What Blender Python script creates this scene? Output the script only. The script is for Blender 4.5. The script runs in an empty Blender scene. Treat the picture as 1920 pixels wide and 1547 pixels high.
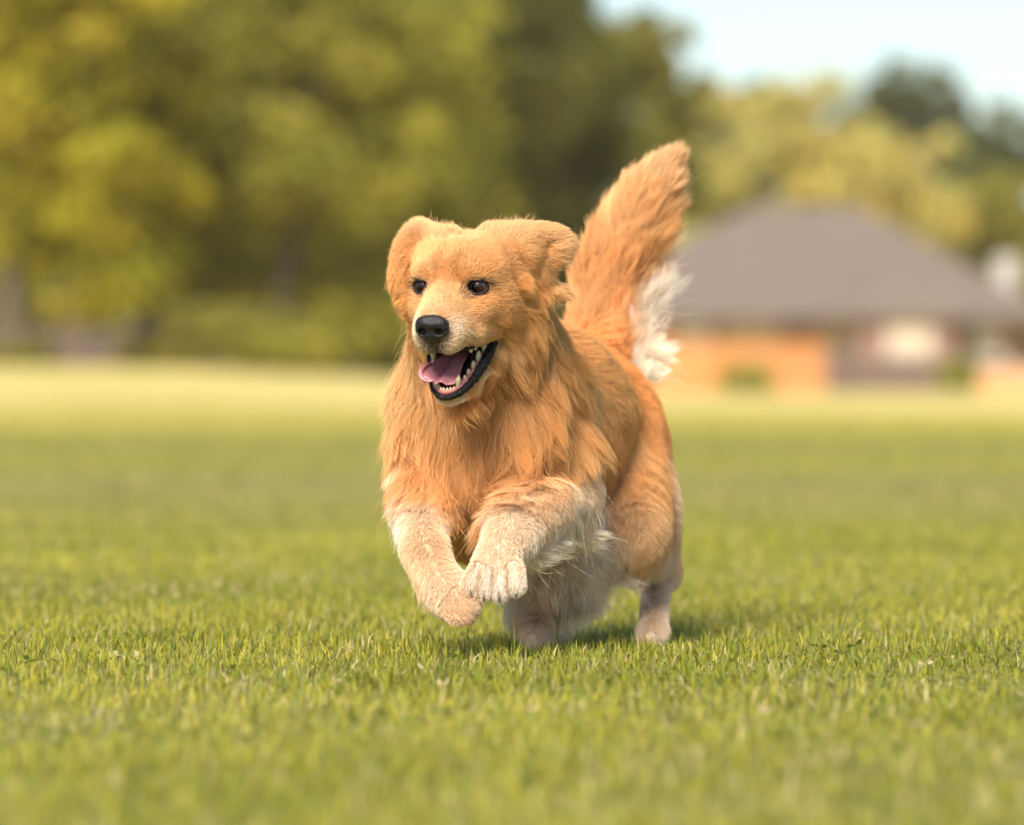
import bpy, bmesh, math, random
import numpy as np
from mathutils import Vector, Matrix
from mathutils.kdtree import KDTree

# ------------------------------------------------------------------ camera, sky, sun, exposure
scene = bpy.context.scene
col = scene.collection
R = math.radians

CAM_H = 0.375                      # camera height in metres, a crouching photographer
F_PX = 1920 * 200 / 36             # focal length in photo pixels (200 mm lens)
HORIZON = 715.0                    # photo row of the true horizon
FOCUS = 7.62

cam_d = bpy.data.cameras.new('camera')
cam_d.lens = 200
cam_d.sensor_width = 36
cam_d.clip_start = 0.1
cam_d.clip_end = 3000
cam_d.dof.use_dof = True
cam_d.dof.focus_distance = FOCUS + 0.03
cam_d.dof.aperture_fstop = 4.0
cam = bpy.data.objects.new('camera', cam_d)
cam.location = (0, 0, CAM_H)
cam.rotation_euler = (R(90) - math.atan((773.5 - HORIZON) / F_PX), 0, 0)
col.objects.link(cam)
scene.camera = cam

SUN_TO = Vector((-0.25, -0.68, 0.66)).normalized()     # direction towards the sun: high in front of the dog, to the left of the camera
world = bpy.data.worlds.new('World')
scene.world = world
world.use_nodes = True
wn = world.node_tree.nodes
wl = world.node_tree.links
wn.clear()
w_out = wn.new('ShaderNodeOutputWorld')
w_bg = wn.new('ShaderNodeBackground')
w_sky = wn.new('ShaderNodeTexSky')
w_sky.sky_type = 'NISHITA'
w_sky.sun_disc = False
w_sky.sun_elevation = math.asin(SUN_TO.z)
w_sky.sun_rotation = math.atan2(SUN_TO.x, SUN_TO.y)
w_sky.air_density = 1.0
w_sky.dust_density = 0.7
w_sky.ozone_density = 3.0
w_bg.inputs['Strength'].default_value = 0.068
wl.new(w_sky.outputs['Color'], w_bg.inputs['Color'])
wl.new(w_bg.outputs['Background'], w_out.inputs['Surface'])

sun_d = bpy.data.lights.new('sun', 'SUN')
sun_d.energy = 3.5
sun_d.angle = R(28)
sun_d.color = (1.0, 0.90, 0.76)
sun = bpy.data.objects.new('sun', sun_d)
sun.rotation_euler = SUN_TO.to_track_quat('Z', 'Y').to_euler()
sun.location = (-6, 4, 8)
col.objects.link(sun)

vs = scene.view_settings
vs.view_transform = 'Standard'
vs.look = 'None'
vs.gamma = 1.0
vs.use_curve_mapping = False
vs.exposure = 1.36
cy = scene.cycles
cy.use_denoising = True
cy.max_bounces = 8
cy.diffuse_bounces = 4
cy.glossy_bounces = 3
cy.transmission_bounces = 4
cy.transparent_max_bounces = 8
cy.caustics_reflective = False
cy.caustics_refractive = False
scene.render.hair_type = 'STRIP'

FUR_DENSITY, FUR_THICK = 1.0, 1.0
rng = np.random.default_rng(7)


def P(px, py, Y):
    """photo pixel at depth Y (metres from the camera) -> world point"""
    return np.array([(px - 960.0) / F_PX * Y, Y, CAM_H - (py - HORIZON) / F_PX * Y])


# ------------------------------------------------------------------ helpers
def tag(o, label=None, cat=None, group=None, kind=None):
    if label:
        o['label'] = label
    if cat:
        o['category'] = cat
    if group:
        o['group'] = group
    if kind:
        o['kind'] = kind
    return o


def empty(name, loc=(0, 0, 0)):
    o = bpy.data.objects.new(name, None)
    o.location = loc
    o.empty_display_size = 0.2
    col.objects.link(o)
    return o


def mesh_obj(name, verts, faces, mat, parent=None, smooth=True):
    me = bpy.data.meshes.new(name)
    me.from_pydata([tuple(map(float, v)) for v in verts], [], [tuple(map(int, f)) for f in faces])
    me.update()
    if smooth:
        me.polygons.foreach_set('use_smooth', [True] * len(me.polygons))
    me.materials.append(mat)
    o = bpy.data.objects.new(name, me)
    col.objects.link(o)
    if parent is not None:
        o.parent = parent
    return o


def big_mesh(name, verts, faces, mat, parent=None, smooth=True, color=None):
    """verts (n,3), faces (m,k) numpy arrays, all faces of k corners; color (n,3) per-vertex"""
    me = bpy.data.meshes.new(name)
    n, (m, k) = len(verts), faces.shape
    me.vertices.add(n)
    me.vertices.foreach_set('co', np.ascontiguousarray(verts, dtype=np.float32).ravel())
    me.loops.add(m * k)
    me.loops.foreach_set('vertex_index', np.ascontiguousarray(faces, dtype=np.int32).ravel())
    me.polygons.add(m)
    me.polygons.foreach_set('loop_start', np.arange(0, m * k, k, dtype=np.int32))
    me.polygons.foreach_set('loop_total', np.full(m, k, dtype=np.int32))
    if smooth:
        me.polygons.foreach_set('use_smooth', np.ones(m, dtype=bool))
    me.update(calc_edges=True)
    if color is not None:
        a = me.attributes.new('tint', 'FLOAT_COLOR', 'POINT')
        a.data.foreach_set('color', np.concatenate([color, np.ones((n, 1))], 1).astype(np.float32).ravel())
    me.materials.append(mat)
    o = bpy.data.objects.new(name, me)
    col.objects.link(o)
    if parent is not None:
        o.parent = parent
    return o


class Mat:
    """small node helper"""

    def __init__(self, name):
        self.m = bpy.data.materials.new(name)
        self.m.use_nodes = True
        self.nt = self.m.node_tree
        self.n = self.nt.nodes
        self.b = self.n['Principled BSDF']
        self.out = self.n['Material Output']

    def node(self, kind, **kw):
        x = self.n.new(kind)
        for k, v in kw.items():
            if hasattr(x, k):
                setattr(x, k, v)
            else:
                x.inputs[k.replace('_', ' ')].default_value = v
        return x

    def link(self, a, b):
        self.nt.links.new(a, b)

    def set(self, **kw):
        for k, v in kw.items():
            i = self.b.inputs[k.replace('_', ' ')]
            i.default_value = v if not isinstance(v, tuple) or len(v) != 3 else (*v, 1)
        return self

    def noise_color(self, stops, scale=5.0, detail=5.0, coord='Object', rough=0.6, stretch=None):
        tc = self.node('ShaderNodeTexCoord')
        src = tc.outputs[coord]
        if stretch:
            mp = self.node('ShaderNodeMapping')
            mp.inputs['Scale'].default_value = stretch
            self.link(src, mp.inputs['Vector'])
            src = mp.outputs['Vector']
        nz = self.node('ShaderNodeTexNoise')
        nz.inputs['Scale'].default_value = scale
        nz.inputs['Detail'].default_value = detail
        nz.inputs['Roughness'].default_value = rough
        self.link(src, nz.inputs['Vector'])
        cr = self.node('ShaderNodeValToRGB')
        el = cr.color_ramp.elements
        while len(el) < len(stops):
            el.new(0.5)
        for e, (p, c) in zip(el, stops):
            e.position = p
            e.color = (*c, 1)
        self.link(nz.outputs['Fac'], cr.inputs['Fac'])
        self.link(cr.outputs['Color'], self.b.inputs['Base Color'])
        return nz, cr

    def bump(self, scale, strength, dist=0.01, detail=4.0, coord='Object', stretch=None):
        tc = self.node('ShaderNodeTexCoord')
        src = tc.outputs[coord]
        if stretch:
            mp = self.node('ShaderNodeMapping')
            mp.inputs['Scale'].default_value = stretch
            self.link(src, mp.inputs['Vector'])
            src = mp.outputs['Vector']
        nz = self.node('ShaderNodeTexNoise')
        nz.inputs['Scale'].default_value = scale
        nz.inputs['Detail'].default_value = detail
        self.link(src, nz.inputs['Vector'])
        bp = self.node('ShaderNodeBump')
        bp.inputs['Strength'].default_value = strength
        bp.inputs['Distance'].default_value = dist
        self.link(nz.outputs['Fac'], bp.inputs['Height'])
        self.link(bp.outputs['Normal'], self.b.inputs['Normal'])
        return self


# ------------------------------------------------------------------ terrain, lawn
def nrm_(v):
    return v / np.maximum(np.linalg.norm(v, axis=1, keepdims=True), 1e-9)


def sstep(a, b, x):
    t = np.clip((x - a) / (b - a), 0, 1)
    return t * t * (3 - 2 * t)


def ground_z(x, y):
    """flat by the dog, rising a little towards the trees on the far left"""
    x = np.asarray(x, float); y = np.asarray(y, float)
    return 0.72 * sstep(8, -9, x) * sstep(35, 125, y) + 0.0 * x


def vnoise2(x, y, scale, seed):
    q = np.stack([x / scale, y / scale], -1)
    i = np.floor(q).astype(np.int64); t = q - i; t = t * t * (3 - 2 * t)
    out = 0
    for a in (0, 1):
        for b in (0, 1):
            h = ((i[..., 0] + a) * 73856093) ^ ((i[..., 1] + b) * 19349663) ^ (seed * 83492791)
            h = (h ^ (h >> 13)) * 1274126177 & 0x7fffffff
            out = out + ((h % 20011) / 10005.5 - 1) * (t[..., 0] if a else 1 - t[..., 0]) * (t[..., 1] if b else 1 - t[..., 1])
    return out


gm = Mat('lawn_ground').set(Roughness=0.95)
gm.b.inputs['Specular IOR Level'].default_value = 0.1
tc = gm.node('ShaderNodeTexCoord')
sep = gm.node('ShaderNodeSeparateXYZ')
gm.link(tc.outputs['Object'], sep.inputs['Vector'])
mp = gm.node('ShaderNodeMapping'); mp.inputs['Scale'].default_value = (0.25, 0.06, 0.25)
gm.link(tc.outputs['Object'], mp.inputs['Vector'])
n1 = gm.node('ShaderNodeTexNoise'); n1.inputs['Scale'].default_value = 1.0; n1.inputs['Detail'].default_value = 6
gm.link(mp.outputs['Vector'], n1.inputs['Vector'])
n2 = gm.node('ShaderNodeTexNoise'); n2.inputs['Scale'].default_value = 14; n2.inputs['Detail'].default_value = 6
gm.link(tc.outputs['Object'], n2.inputs['Vector'])
near_c = gm.node('ShaderNodeValToRGB')
near_c.color_ramp.elements[0].position = .3; near_c.color_ramp.elements[0].color = (0.10, 0.12, 0.025, 1)
near_c.color_ramp.elements[1].position = .7; near_c.color_ramp.elements[1].color = (0.24, 0.22, 0.06, 1)
gm.link(n2.outputs['Fac'], near_c.inputs['Fac'])
far_c = gm.node('ShaderNodeValToRGB')
far_c.color_ramp.elements[0].position = .3; far_c.color_ramp.elements[0].color = (0.42, 0.35, 0.10, 1)
far_c.color_ramp.elements[1].position = .7; far_c.color_ramp.elements[1].color = (0.56, 0.46, 0.17, 1)
gm.link(n1.outputs['Fac'], far_c.inputs['Fac'])
mr = gm.node('ShaderNodeMapRange'); mr.inputs['From Min'].default_value = 39; mr.inputs['From Max'].default_value = 46
gm.link(sep.outputs['Y'], mr.inputs['Value'])
mxg = gm.node('ShaderNodeMix'); mxg.data_type = 'RGBA'
gm.link(mr.outputs['Result'], mxg.inputs['Factor'])
gm.link(near_c.outputs['Color'], mxg.inputs['A']); gm.link(far_c.outputs['Color'], mxg.inputs['B'])
gm.link(mxg.outputs['Result'], gm.b.inputs['Base Color'])
gm.bump(30, 0.6, 0.03)

ys = np.concatenate([np.linspace(-12, 20, 17), 20 + 1480 * np.linspace(0, 1, 70)[1:] ** 2.2])
xs = np.concatenate([-np.geomspace(700, 2, 28), np.linspace(-1.5, 1.5, 7), np.geomspace(2, 700, 28)])
GX, GY = np.meshgrid(xs, ys, indexing='ij')
GV = np.stack([GX, GY, ground_z(GX, GY)], -1).reshape(-1, 3)
nx, ny = GX.shape
gi = np.arange(nx * ny).reshape(nx, ny)
GQ = np.stack([gi[:-1, :-1], gi[1:, :-1], gi[1:, 1:], gi[:-1, 1:]], -1).reshape(-1, 4)
ground = big_mesh('ground', GV, GQ, gm.m)
tag(ground, kind='structure')


def leaf_material(name, transl, rough=0.5, spec=0.3):
    m = Mat(name)
    a = m.node('ShaderNodeAttribute', attribute_name='tint')
    m.link(a.outputs['Color'], m.b.inputs['Base Color'])
    m.b.inputs['Roughness'].default_value = rough
    m.b.inputs['Specular IOR Level'].default_value = spec
    t = m.node('ShaderNodeBsdfTranslucent')
    m.link(a.outputs['Color'], t.inputs['Color'])
    x = m.node('ShaderNodeMixShader'); x.inputs[0].default_value = transl
    m.link(m.b.outputs[0], x.inputs[1]); m.link(t.outputs[0], x.inputs[2])
    m.link(x.outputs[0], m.out.inputs['Surface'])
    return m.m


grass_mat = leaf_material('grass_blades', 0.42, 0.55, 0.2)


def blades(n, ymin, ymax, dens):
    """n grass blades scattered between two depths, density falling with distance"""
    yy = np.linspace(ymin, ymax, 400)
    w = (0.23 * yy + 2.0) * dens(yy)
    cdf = np.cumsum(w); cdf = (cdf - cdf[0]) / (cdf[-1] - cdf[0])
    y = np.interp(rng.random(n), cdf, yy)
    x = rng.uniform(-.5, .5, n) * (0.23 * y + 2.0)
    return x, y


n_bl = 590000
x, y = blades(n_bl, 3.7, 62, lambda Y: np.where(Y < 9.5, 1.0, (9.5 / Y) ** 2.15))
big = np.clip((y / 11.0), 1, None) ** 0.75
tuft = vnoise2(x, y, 0.16, 3) * .5 + vnoise2(x, y, 0.6, 4) * .5
hgt = np.clip(0.0165 + 0.009 * tuft + rng.normal(0, .007, n_bl), .005, .05) * (1 + (big - 1) * .35)
tallm = rng.random(n_bl) < 0.012
hgt[tallm] *= rng.uniform(1.5, 2.3, tallm.sum())
wid = rng.uniform(.0013, .0036, n_bl) * big
wid[tallm] *= .6
ang = rng.uniform(0, 6.283, n_bl)
lean = np.abs(rng.normal(0.42, .40, n_bl))
flat = rng.random(n_bl) < .16
lean[flat] += 0.8
dx, dy = np.cos(ang), np.sin(ang)
fx = ang + rng.normal(1.57, .5, n_bl)
sx, sy = np.cos(fx), np.sin(fx)
z0 = ground_z(x, y) - .004
base = np.stack([x, y, z0], 1); side = np.stack([sx, sy, np.zeros(n_bl)], 1) * (wid / 2)[:, None]
d1 = np.stack([dx * np.sin(lean * .5), dy * np.sin(lean * .5), np.cos(lean * .5)], 1)
d2 = np.stack([dx * np.sin(lean * 1.5), dy * np.sin(lean * 1.5), np.cos(lean * 1.5)], 1)
mid = base + d1 * (hgt * .55)[:, None]
tip = mid + d2 * (hgt * .55)[:, None]
BV = np.stack([base - side * .8, base + side * .8, mid - side, mid + side, tip], 1)
BF = np.array([[0, 1, 3], [0, 3, 2], [2, 3, 4]])
faces = (np.arange(n_bl)[:, None, None] * 5 + BF[None]).reshape(-1, 3)
g1 = np.array((0.25, 0.250, 0.022)); g2 = np.array((0.44, 0.385, 0.050)); g3 = np.array((0.52, 0.43, 0.20)); g4 = np.array((0.12, 0.20, 0.035))
patch = np.clip(.5 + .5 * vnoise2(x, y, .9, 8) + .35 * vnoise2(x, y, .25, 9), 0, 1)
far = .55 * sstep(10, 26, y) + .45 * sstep(39, 46, y)
colr = g1 * (1 - patch)[:, None] + g2 * patch[:, None]
colr = colr * (1 - far * .75)[:, None] + np.array((0.50, 0.44, 0.085)) * (far * .75)[:, None]
streak = vnoise2(x * .15, y, 2.6, 14)
colr *= (1 + .16 * streak * sstep(9, 14, y))[:, None]
brown = np.clip(vnoise2(x * .12, y * .5, 1.0, 61) * 1.6, 0, 1) * sstep(13, 20, y) * (1 - sstep(30, 40, y)) * .55
colr = colr * (1 - brown)[:, None] + np.array((.40, .32, .17)) * brown[:, None]
r_ = rng.random(n_bl)
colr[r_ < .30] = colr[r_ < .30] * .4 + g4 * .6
dry = r_ > .90 - .26 * np.clip(vnoise2(x, y, .35, 41) * .7 + vnoise2(x, y, 1.3, 42) * .5, 0, 1)
colr[dry] = g3 * rng.uniform(.7, 1.1, (dry.sum(), 1))
colr *= rng.uniform(.8, 1.2, (n_bl, 1))
bc = np.repeat(colr[:, None, :], 5, 1)
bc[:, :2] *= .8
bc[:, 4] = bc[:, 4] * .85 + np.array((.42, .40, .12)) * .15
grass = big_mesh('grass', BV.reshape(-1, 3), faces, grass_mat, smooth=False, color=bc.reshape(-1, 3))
tag(grass, 'short sunlit green lawn grass with yellow and dry blades', 'grass', kind='stuff')

# clover leaves low in the lawn
n_cl = 900
cx, cy_ = blades(n_cl, 5.5, 10.5, lambda Y: 1.0 + 0 * Y)
keep = vnoise2(cx, cy_, .5, 21) > .05
cx, cy_ = cx[keep], cy_[keep]
CV, CF, CC = [], [], []
for i in range(len(cx)):
    a0 = rng.random() * 6.28; zz = rng.uniform(.010, .022); s_ = rng.uniform(.005, .009)
    c_ = (np.array((0.24, 0.27, 0.05)) if rng.random() < .6 else np.array((.52, .42, .22))) * rng.uniform(.7, 1.15)
    til = rng.normal(0, .35, 2)
    for k in range(3):
        a = a0 + k * 2.094
        b0 = len(CV)
        for (r1, da) in ((0, 0), (.8, -.62), (1.25, -.28), (1.25, .28), (.8, .62)):
            ox, oy = math.cos(a + da) * r1 * s_, math.sin(a + da) * r1 * s_
            CV.append((cx[i] + ox, cy_[i] + oy, zz + ox * til[0] + oy * til[1] + (.25 * s_ if r1 > 1 else 0)))
            CC.append(c_)
        CF.append((b0, b0 + 1, b0 + 2)); CF.append((b0, b0 + 2, b0 + 3)); CF.append((b0, b0 + 3, b0 + 4))
clover = big_mesh('clover', np.array(CV), np.array(CF), grass_mat, smooth=False, color=np.array(CC))
tag(clover, 'small clover leaves and tan leaf scraps scattered low in the lawn', 'clover', kind='stuff')


def stalk(name, label, px, py, Y, h, lean, seed):
    """one long wild grass stem with a seed head"""
    rs = np.random.default_rng(seed)
    b = np.array([(px - 960) / F_PX * Y, Y, -.004])
    V, Fc, C = [], [], []
    n = 8
    for k in range(n + 1):
        t = k / n
        c = b + np.array([lean * h * t ** 1.6, 0.02 * h * t, h * t * (1 - .12 * abs(lean) * t)])
        r = .0011 * (1 - .65 * t)
        if .62 < t < .95:
            r *= 2.1
        for q in range(5):
            a = q * 1.2566
            V.append(c + np.array([math.cos(a) * r, math.sin(a) * r, 0])); C.append(np.array((0.17, 0.19, .05)) * (1 + .5 * t))
    for k in range(n):
        for q in range(5):
            Fc.append((k * 5 + q, k * 5 + (q + 1) % 5, (k + 1) * 5 + (q + 1) % 5, (k + 1) * 5 + q))
    o = big_mesh(name, np.array(V), np.array(Fc), grass_mat, color=np.array(C))
    tag(o, label, 'grass stem', 'long grass stems in the lawn')
    return o


for (px, Y, h, lean, lab) in ((1382, 7.75, .075, .05, 'dark upright grass stem nearest the dog\'s hind foot'),
                              (1572, 7.80, .085, .72, 'thick grass stem leaning far right'),
                              (1570, 7.80, .070, .22, 'thin grass stem rising beside the thick leaning one'),
                              (1735, 7.85, .062, -.10, 'pale grass stem right of the leaning stems'),
                              (1820, 7.95, .060, .06, 'grass stem nearest the right edge of the lawn')):
    stalk('grass_stem', lab, px, 0, Y, h, lean, int(px))

# ------------------------------------------------------------------ trees, shrubs
leaf_mat = leaf_material('tree_leaves', 0.45, 0.6, 0.2)
bark = Mat('bark').set(Roughness=0.9)
bark.noise_color([(.3, (.06, .045, .03)), (.7, (.15, .115, .08))], 3, 8, stretch=(6, 6, 1)); bark.bump(12, .7, .05)


def tube(pts, radii, sides=8):
    V, Fc = [], []
    for (p, r) in zip(pts, radii):
        for q in range(sides):
            a = 6.2832 * q / sides
            V.append((p[0] + r * math.cos(a), p[1] + r * math.sin(a), p[2]))
    for k in range(len(pts) - 1):
        for q in range(sides):
            Fc.append((k * sides + q, k * sides + (q + 1) % sides, (k + 1) * sides + (q + 1) % sides, (k + 1) * sides + q))
    return V, Fc


def leaves(centres, radii, n, size, base, rs, var=.09, clumps=46):
    """leaf quads gathered in clumps on and inside a set of lobes"""
    centres = np.array(centres, float); radii = np.array(radii, float)
    vol = (radii[:, 0] * radii[:, 2])
    ci = rs.choice(len(centres), clumps, p=vol / vol.sum())
    d = nrm_(rs.normal(size=(clumps, 3))); d[:, 2] = d[:, 2] * .9 + .1
    cc = centres[ci] + d * radii[ci] * rs.uniform(.45, 1.0, (clumps, 1)) ** .6
    cr = rs.uniform(.25, .48, clumps) * radii[ci].mean(1)
    li = rs.integers(0, clumps, n)
    o = nrm_(rs.normal(size=(n, 3))) * rs.random((n, 1)) ** .45
    p = cc[li] + o * cr[li][:, None] * np.array([1, 1, .75])
    ctint = np.clip(rs.normal(1, var, clumps), .55, 1.6)
    warm = rs.normal(0, .05, clumps)
    t = nrm_(rs.normal(size=(n, 3))); b = nrm_(np.cross(t, rs.normal(size=(n, 3))))
    s = (size * rs.uniform(.6, 1.3, n))[:, None]
    V = np.stack([p - t * s * .9, p + b * s * .42, p + t * s * .9, p - b * s * .42], 1)
    c = np.array(base)[None] * (ctint[li] * rs.uniform(.75, 1.25, n))[:, None]
    c = c * np.stack([1 + warm[li], np.ones(n), 1 - warm[li]], 1)
    return V.reshape(-1, 3), np.arange(n * 4).reshape(n, 4), np.repeat(np.clip(c, .005, .9), 4, 0)


def tree(label, cat, px, Y, top_py, width, base_rgb, seed, n=7000, skirt=0.12, lobes=9, size=.17, name='tree', group=None):
    rs = np.random.default_rng(seed)
    X = (px - 960) / F_PX * Y
    gz = float(ground_z(X, Y))
    h = CAM_H + (HORIZON - top_py) / F_PX * Y - gz
    root = empty(name, (X, Y, gz))
    tag(root, label, cat, group)
    rad = width / 2
    tr_h = h * .55
    if name != 'shrub':
        k = 7
        pts = [(rs.normal(0, .06) * i, rs.normal(0, .06) * i, -.1 + tr_h * i / (k - 1)) for i in range(k)]
        r0 = .022 * h + .06
        V, Fc = tube(pts, [r0 * (1.35 if i == 0 else 1 - .11 * i) for i in range(k)])
        for j in range(5):
            a = j * 1.2566 + rs.uniform(-.4, .4); st = pts[3 + j % 3]
            e = (math.cos(a) * rad * .62, math.sin(a) * rad * .62, h * rs.uniform(.55, .8))
            mid_ = tuple(st[q] * .5 + e[q] * .5 + (.06 * h if q == 2 else 0) for q in range(3))
            v2, f2 = tube([st, mid_, e], [r0 * .45, r0 * .28, r0 * .1], 6)
            o0 = len(V); V += v2; Fc += [tuple(i + o0 for i in f) for f in f2]
        mesh_obj('trunk', V, Fc, bark.m, root)
    cs, rr = [], []
    z0 = h * skirt
    for j in range(lobes):
        u = (j + .5) / lobes
        a = j * 2.399 + rs.uniform(-.5, .5)
        zz = z0 + (h - z0) * (.12 + .76 * u)
        env = math.sin(math.pi * min(1, max(0, .16 + .78 * u))) ** .7
        rl = rad * rs.uniform(.36, .5)
        cs.append((math.cos(a) * rad * .58 * env, math.sin(a) * rad * .58 * env, zz))
        rr.append((rl, rl, rl * .9 * min(1, (h - z0) / (1.2 * rad))))
    cs.append((0, 0, z0 + (h - z0) * .5)); rr.append((rad * .5, rad * .5, (h - z0) * .42))
    n = int(n * 1.25)
    V, Fc, C = leaves(cs, rr, n, size, base_rgb, rs, clumps=int(60 + n * .011))
    q4 = V.reshape(-1, 4, 3)
    ok = np.hypot(q4[..., 0], q4[..., 1]).max(1) < rad
    V = q4[ok].reshape(-1, 3); Fc = np.arange(len(V)).reshape(-1, 4); C = C.reshape(-1, 4, 3)[ok].reshape(-1, 3)
    V[:, 2] = np.maximum(V[:, 2], .05)
    V[:, 2] = np.minimum(V[:, 2], h * 1.02)
    big_mesh('crown', V, Fc, leaf_mat, root, smooth=False, color=C)
    return root


OLIVE = (.31, .285, .04); YEL = (.40, .35, .03); DARK = (.085, .095, .022); PALEG = (.56, .49, .15); DEEP = (.12, .14, .05)
LG = 'tall trees along the left of the field'
tree('yellow green leafy tree at the left edge of the field', 'tree', 20, 112, -260, 9.5, YEL, 11, 15000, group=LG)
tree('olive tree with coppery leaves, second from the left', 'tree', 270, 122, -300, 10.0, (.36, .285, .045), 12, 15000, group=LG)
tree('broad olive green tree behind the lawn left of the dog', 'tree', 520, 116, -280, 10.5, OLIVE, 13, 16000, group=LG)
tree('tall olive tree rising behind the dog\'s head', 'tree', 770, 126, -200, 10.0, (.13, .13, .025), 14, 15000, group=LG)
tree('dark green tree right behind the dog\'s ears', 'tree', 925, 140, -120, 7.0, (.08, .086, .018), 15, 13000, group=LG)
tree('olive tree at the right end of the tall left row', 'tree', 985, 136, -40, 5.6, (.11, .112, .022), 16, 12000, skirt=.2, group=LG)
BG = 'trees of the second row at the back left'
for (px, Y, top, w, c, lab, sd) in ((140, 150, -200, 10.5, OLIVE, 'olive tree glimpsed between the two leftmost trees', 51),
                                    (400, 152, -240, 10.5, YEL, 'yellow tree glimpsed between the coppery tree and the broad olive tree', 52),
                                    (650, 150, -220, 10.5, OLIVE, 'olive tree glimpsed left of the tall tree behind the dog\'s head', 53),
                                    (840, 156, -150, 8.0, DARK, 'dark tree glimpsed above the dog\'s forehead', 54),
                                    (1010, 158, -70, 6.0, DARK, 'dark tree glimpsed between the last two trees of the left row', 55)):
    tree(lab, 'tree', px, Y, top, w, c, sd, 8000, skirt=.06, size=.24, group=BG)
tree('olive tree with a high crown above the dog\'s tail', 'tree', 1185, 168, 25, 5.6, (.24, .23, .045), 24, 11000, skirt=.46, size=.2, group=BG)
RG = 'trees behind the house'
tree('dark rounded tree left of the pale tree behind the roof', 'tree', 1335, 255, 110, 9.0, DARK, 17, 10000, size=.25, group=RG)
tree('pale yellow green tree directly behind the roof ridge', 'tree', 1480, 238, 140, 12.0, PALEG, 18, 14000, size=.24, group=RG)
tree('pale green lower tree behind the right slope of the roof', 'tree', 1625, 236, 250, 9.5, PALEG, 19, 11000, size=.24, group=RG)
tree('tall dark green tree with a sky gap behind the pale trees', 'tree', 1690, 262, 95, 11.0, DARK, 20, 14000, size=.25, group=RG)
tree('dark green tree with thin crown near the right edge', 'tree', 1850, 258, 190, 9.5, (.13, .15, .05), 21, 9000, size=.26, group=RG)
tree('low olive tree at the far right behind the house', 'tree', 1890, 240, 320, 9.0, OLIVE, 22, 9000, size=.24, group=RG)
tree('olive tree between the tall left row and the dark rounded tree', 'tree', 1240, 240, 240, 9.0, (.36, .33, .09), 23, 10000, size=.24, group=RG)
rs_w = np.random.default_rng(77)
wc = [((px - 960) / F_PX * 178, 178 + rs_w.normal(0, 2), float(ground_z((px - 960) / F_PX * 178, 178)) + z_ + rs_w.normal(0, .4)) for px in np.linspace(-320, 960, 19) for z_ in (.6, 2.6, 4.6)]
wv, wf, wcol = leaves(wc, [(3.0, 2.5, rs_w.uniform(2.4, 3.4)) for _ in wc], 40000, .26, (.26, .235, .05), rs_w, clumps=420)
wood = big_mesh('far_wood', wv, wf, leaf_mat, smooth=False, color=wcol)
tag(wood, 'dark band of woodland far behind the left trees', 'wood', kind='stuff')
SG = 'shrubs along the field edge'
for (px, Y, top, w, c, lab, sd) in ((40, 108, 645, 1.6, OLIVE, 'olive shrub at the left edge under the yellow tree', 31),
                                    (290, 112, 640, 2.0, OLIVE, 'broad shrub in front of the brown fence', 32),
                                    (450, 110, 570, 3.4, (.30, .27, .05), 'yellow green shrub right of the brown fence', 33),
                                    (560, 108, 610, 2.2, (.36, .33, .05), 'small bright shrub among the left shrubs', 34),
                                    (690, 114, 560, 3.2, OLIVE, 'shrub just left of the dog\'s chest', 35),
                                    (850, 118, 540, 3.6, DARK, 'dark shrub behind the dog\'s muzzle', 36),
                                    (950, 124, 520, 2.6, DARK, 'dark shrub behind the dog\'s neck', 37),
                                    (1405, 184, 684, 2.4, (.44, .46, .08), 'small bright green bush in front of the orange fence', 38),
                                    (1790, 184, 676, 1.8, (.40, .40, .08), 'small bright green bush in front of the brick house', 39)):
    tree(lab, 'shrub', px, Y, top, w, c, sd, 3200, skirt=0.0, lobes=6, size=.11, name='shrub', group=SG)

# ------------------------------------------------------------------ the house and fences
def box(cx, cy, cz, sx, sy, sz):
    x0, x1, y0, y1, z0, z1 = cx - sx / 2, cx + sx / 2, cy - sy / 2, cy + sy / 2, cz - sz / 2, cz + sz / 2
    V = [(x0, y0, z0), (x1, y0, z0), (x1, y1, z0), (x0, y1, z0), (x0, y0, z1), (x1, y0, z1), (x1, y1, z1), (x0, y1, z1)]
    return V, [(0, 3, 2, 1), (4, 5, 6, 7), (0, 1, 5, 4), (1, 2, 6, 5), (2, 3, 7, 6), (3, 0, 4, 7)]


def boxes(name, lst, mat, parent):
    V, Fc = [], []
    for b in lst:
        v, f = box(*b)
        o0 = len(V); V += v; Fc += [tuple(i + o0 for i in q) for q in f]
    return mesh_obj(name, V, Fc, mat, parent, smooth=False)


shingle = Mat('roof_shingles').set(Roughness=0.9)
shingle.noise_color([(.3, (.112, .086, .070)), (.7, (.165, .128, .104))], 2.2, 8); shingle.bump(9, .5, .05, stretch=(1, 6, 6))
brick = Mat('brick_wall').set(Roughness=0.85)
bt = brick.node('ShaderNodeTexBrick'); bt.inputs['Scale'].default_value = 5
bt.inputs['Color1'].default_value = (.30, .145, .10, 1); bt.inputs['Color2'].default_value = (.21, .11, .09, 1); bt.inputs['Mortar'].default_value = (.34, .29, .25, 1)
tcx = brick.node('ShaderNodeTexCoord'); mpx = brick.node('ShaderNodeMapping'); mpx.inputs['Rotation'].default_value = (R(90), 0, 0)
brick.link(tcx.outputs['Object'], mpx.inputs['Vector']); brick.link(mpx.outputs['Vector'], bt.inputs['Vector'])
brick.link(bt.outputs['Color'], brick.b.inputs['Base Color'])
peach = Mat('tan_brick').set(Roughness=0.85)
peach.noise_color([(.3, (.50, .24, .10)), (.7, (.62, .33, .15))], 4, 6); peach.bump(20, .3, .02)
trim = Mat('white_trim').set(Roughness=0.6); trim.noise_color([(.3, (.60, .57, .53)), (.7, (.68, .65, .61))], 2, 3)
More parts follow.
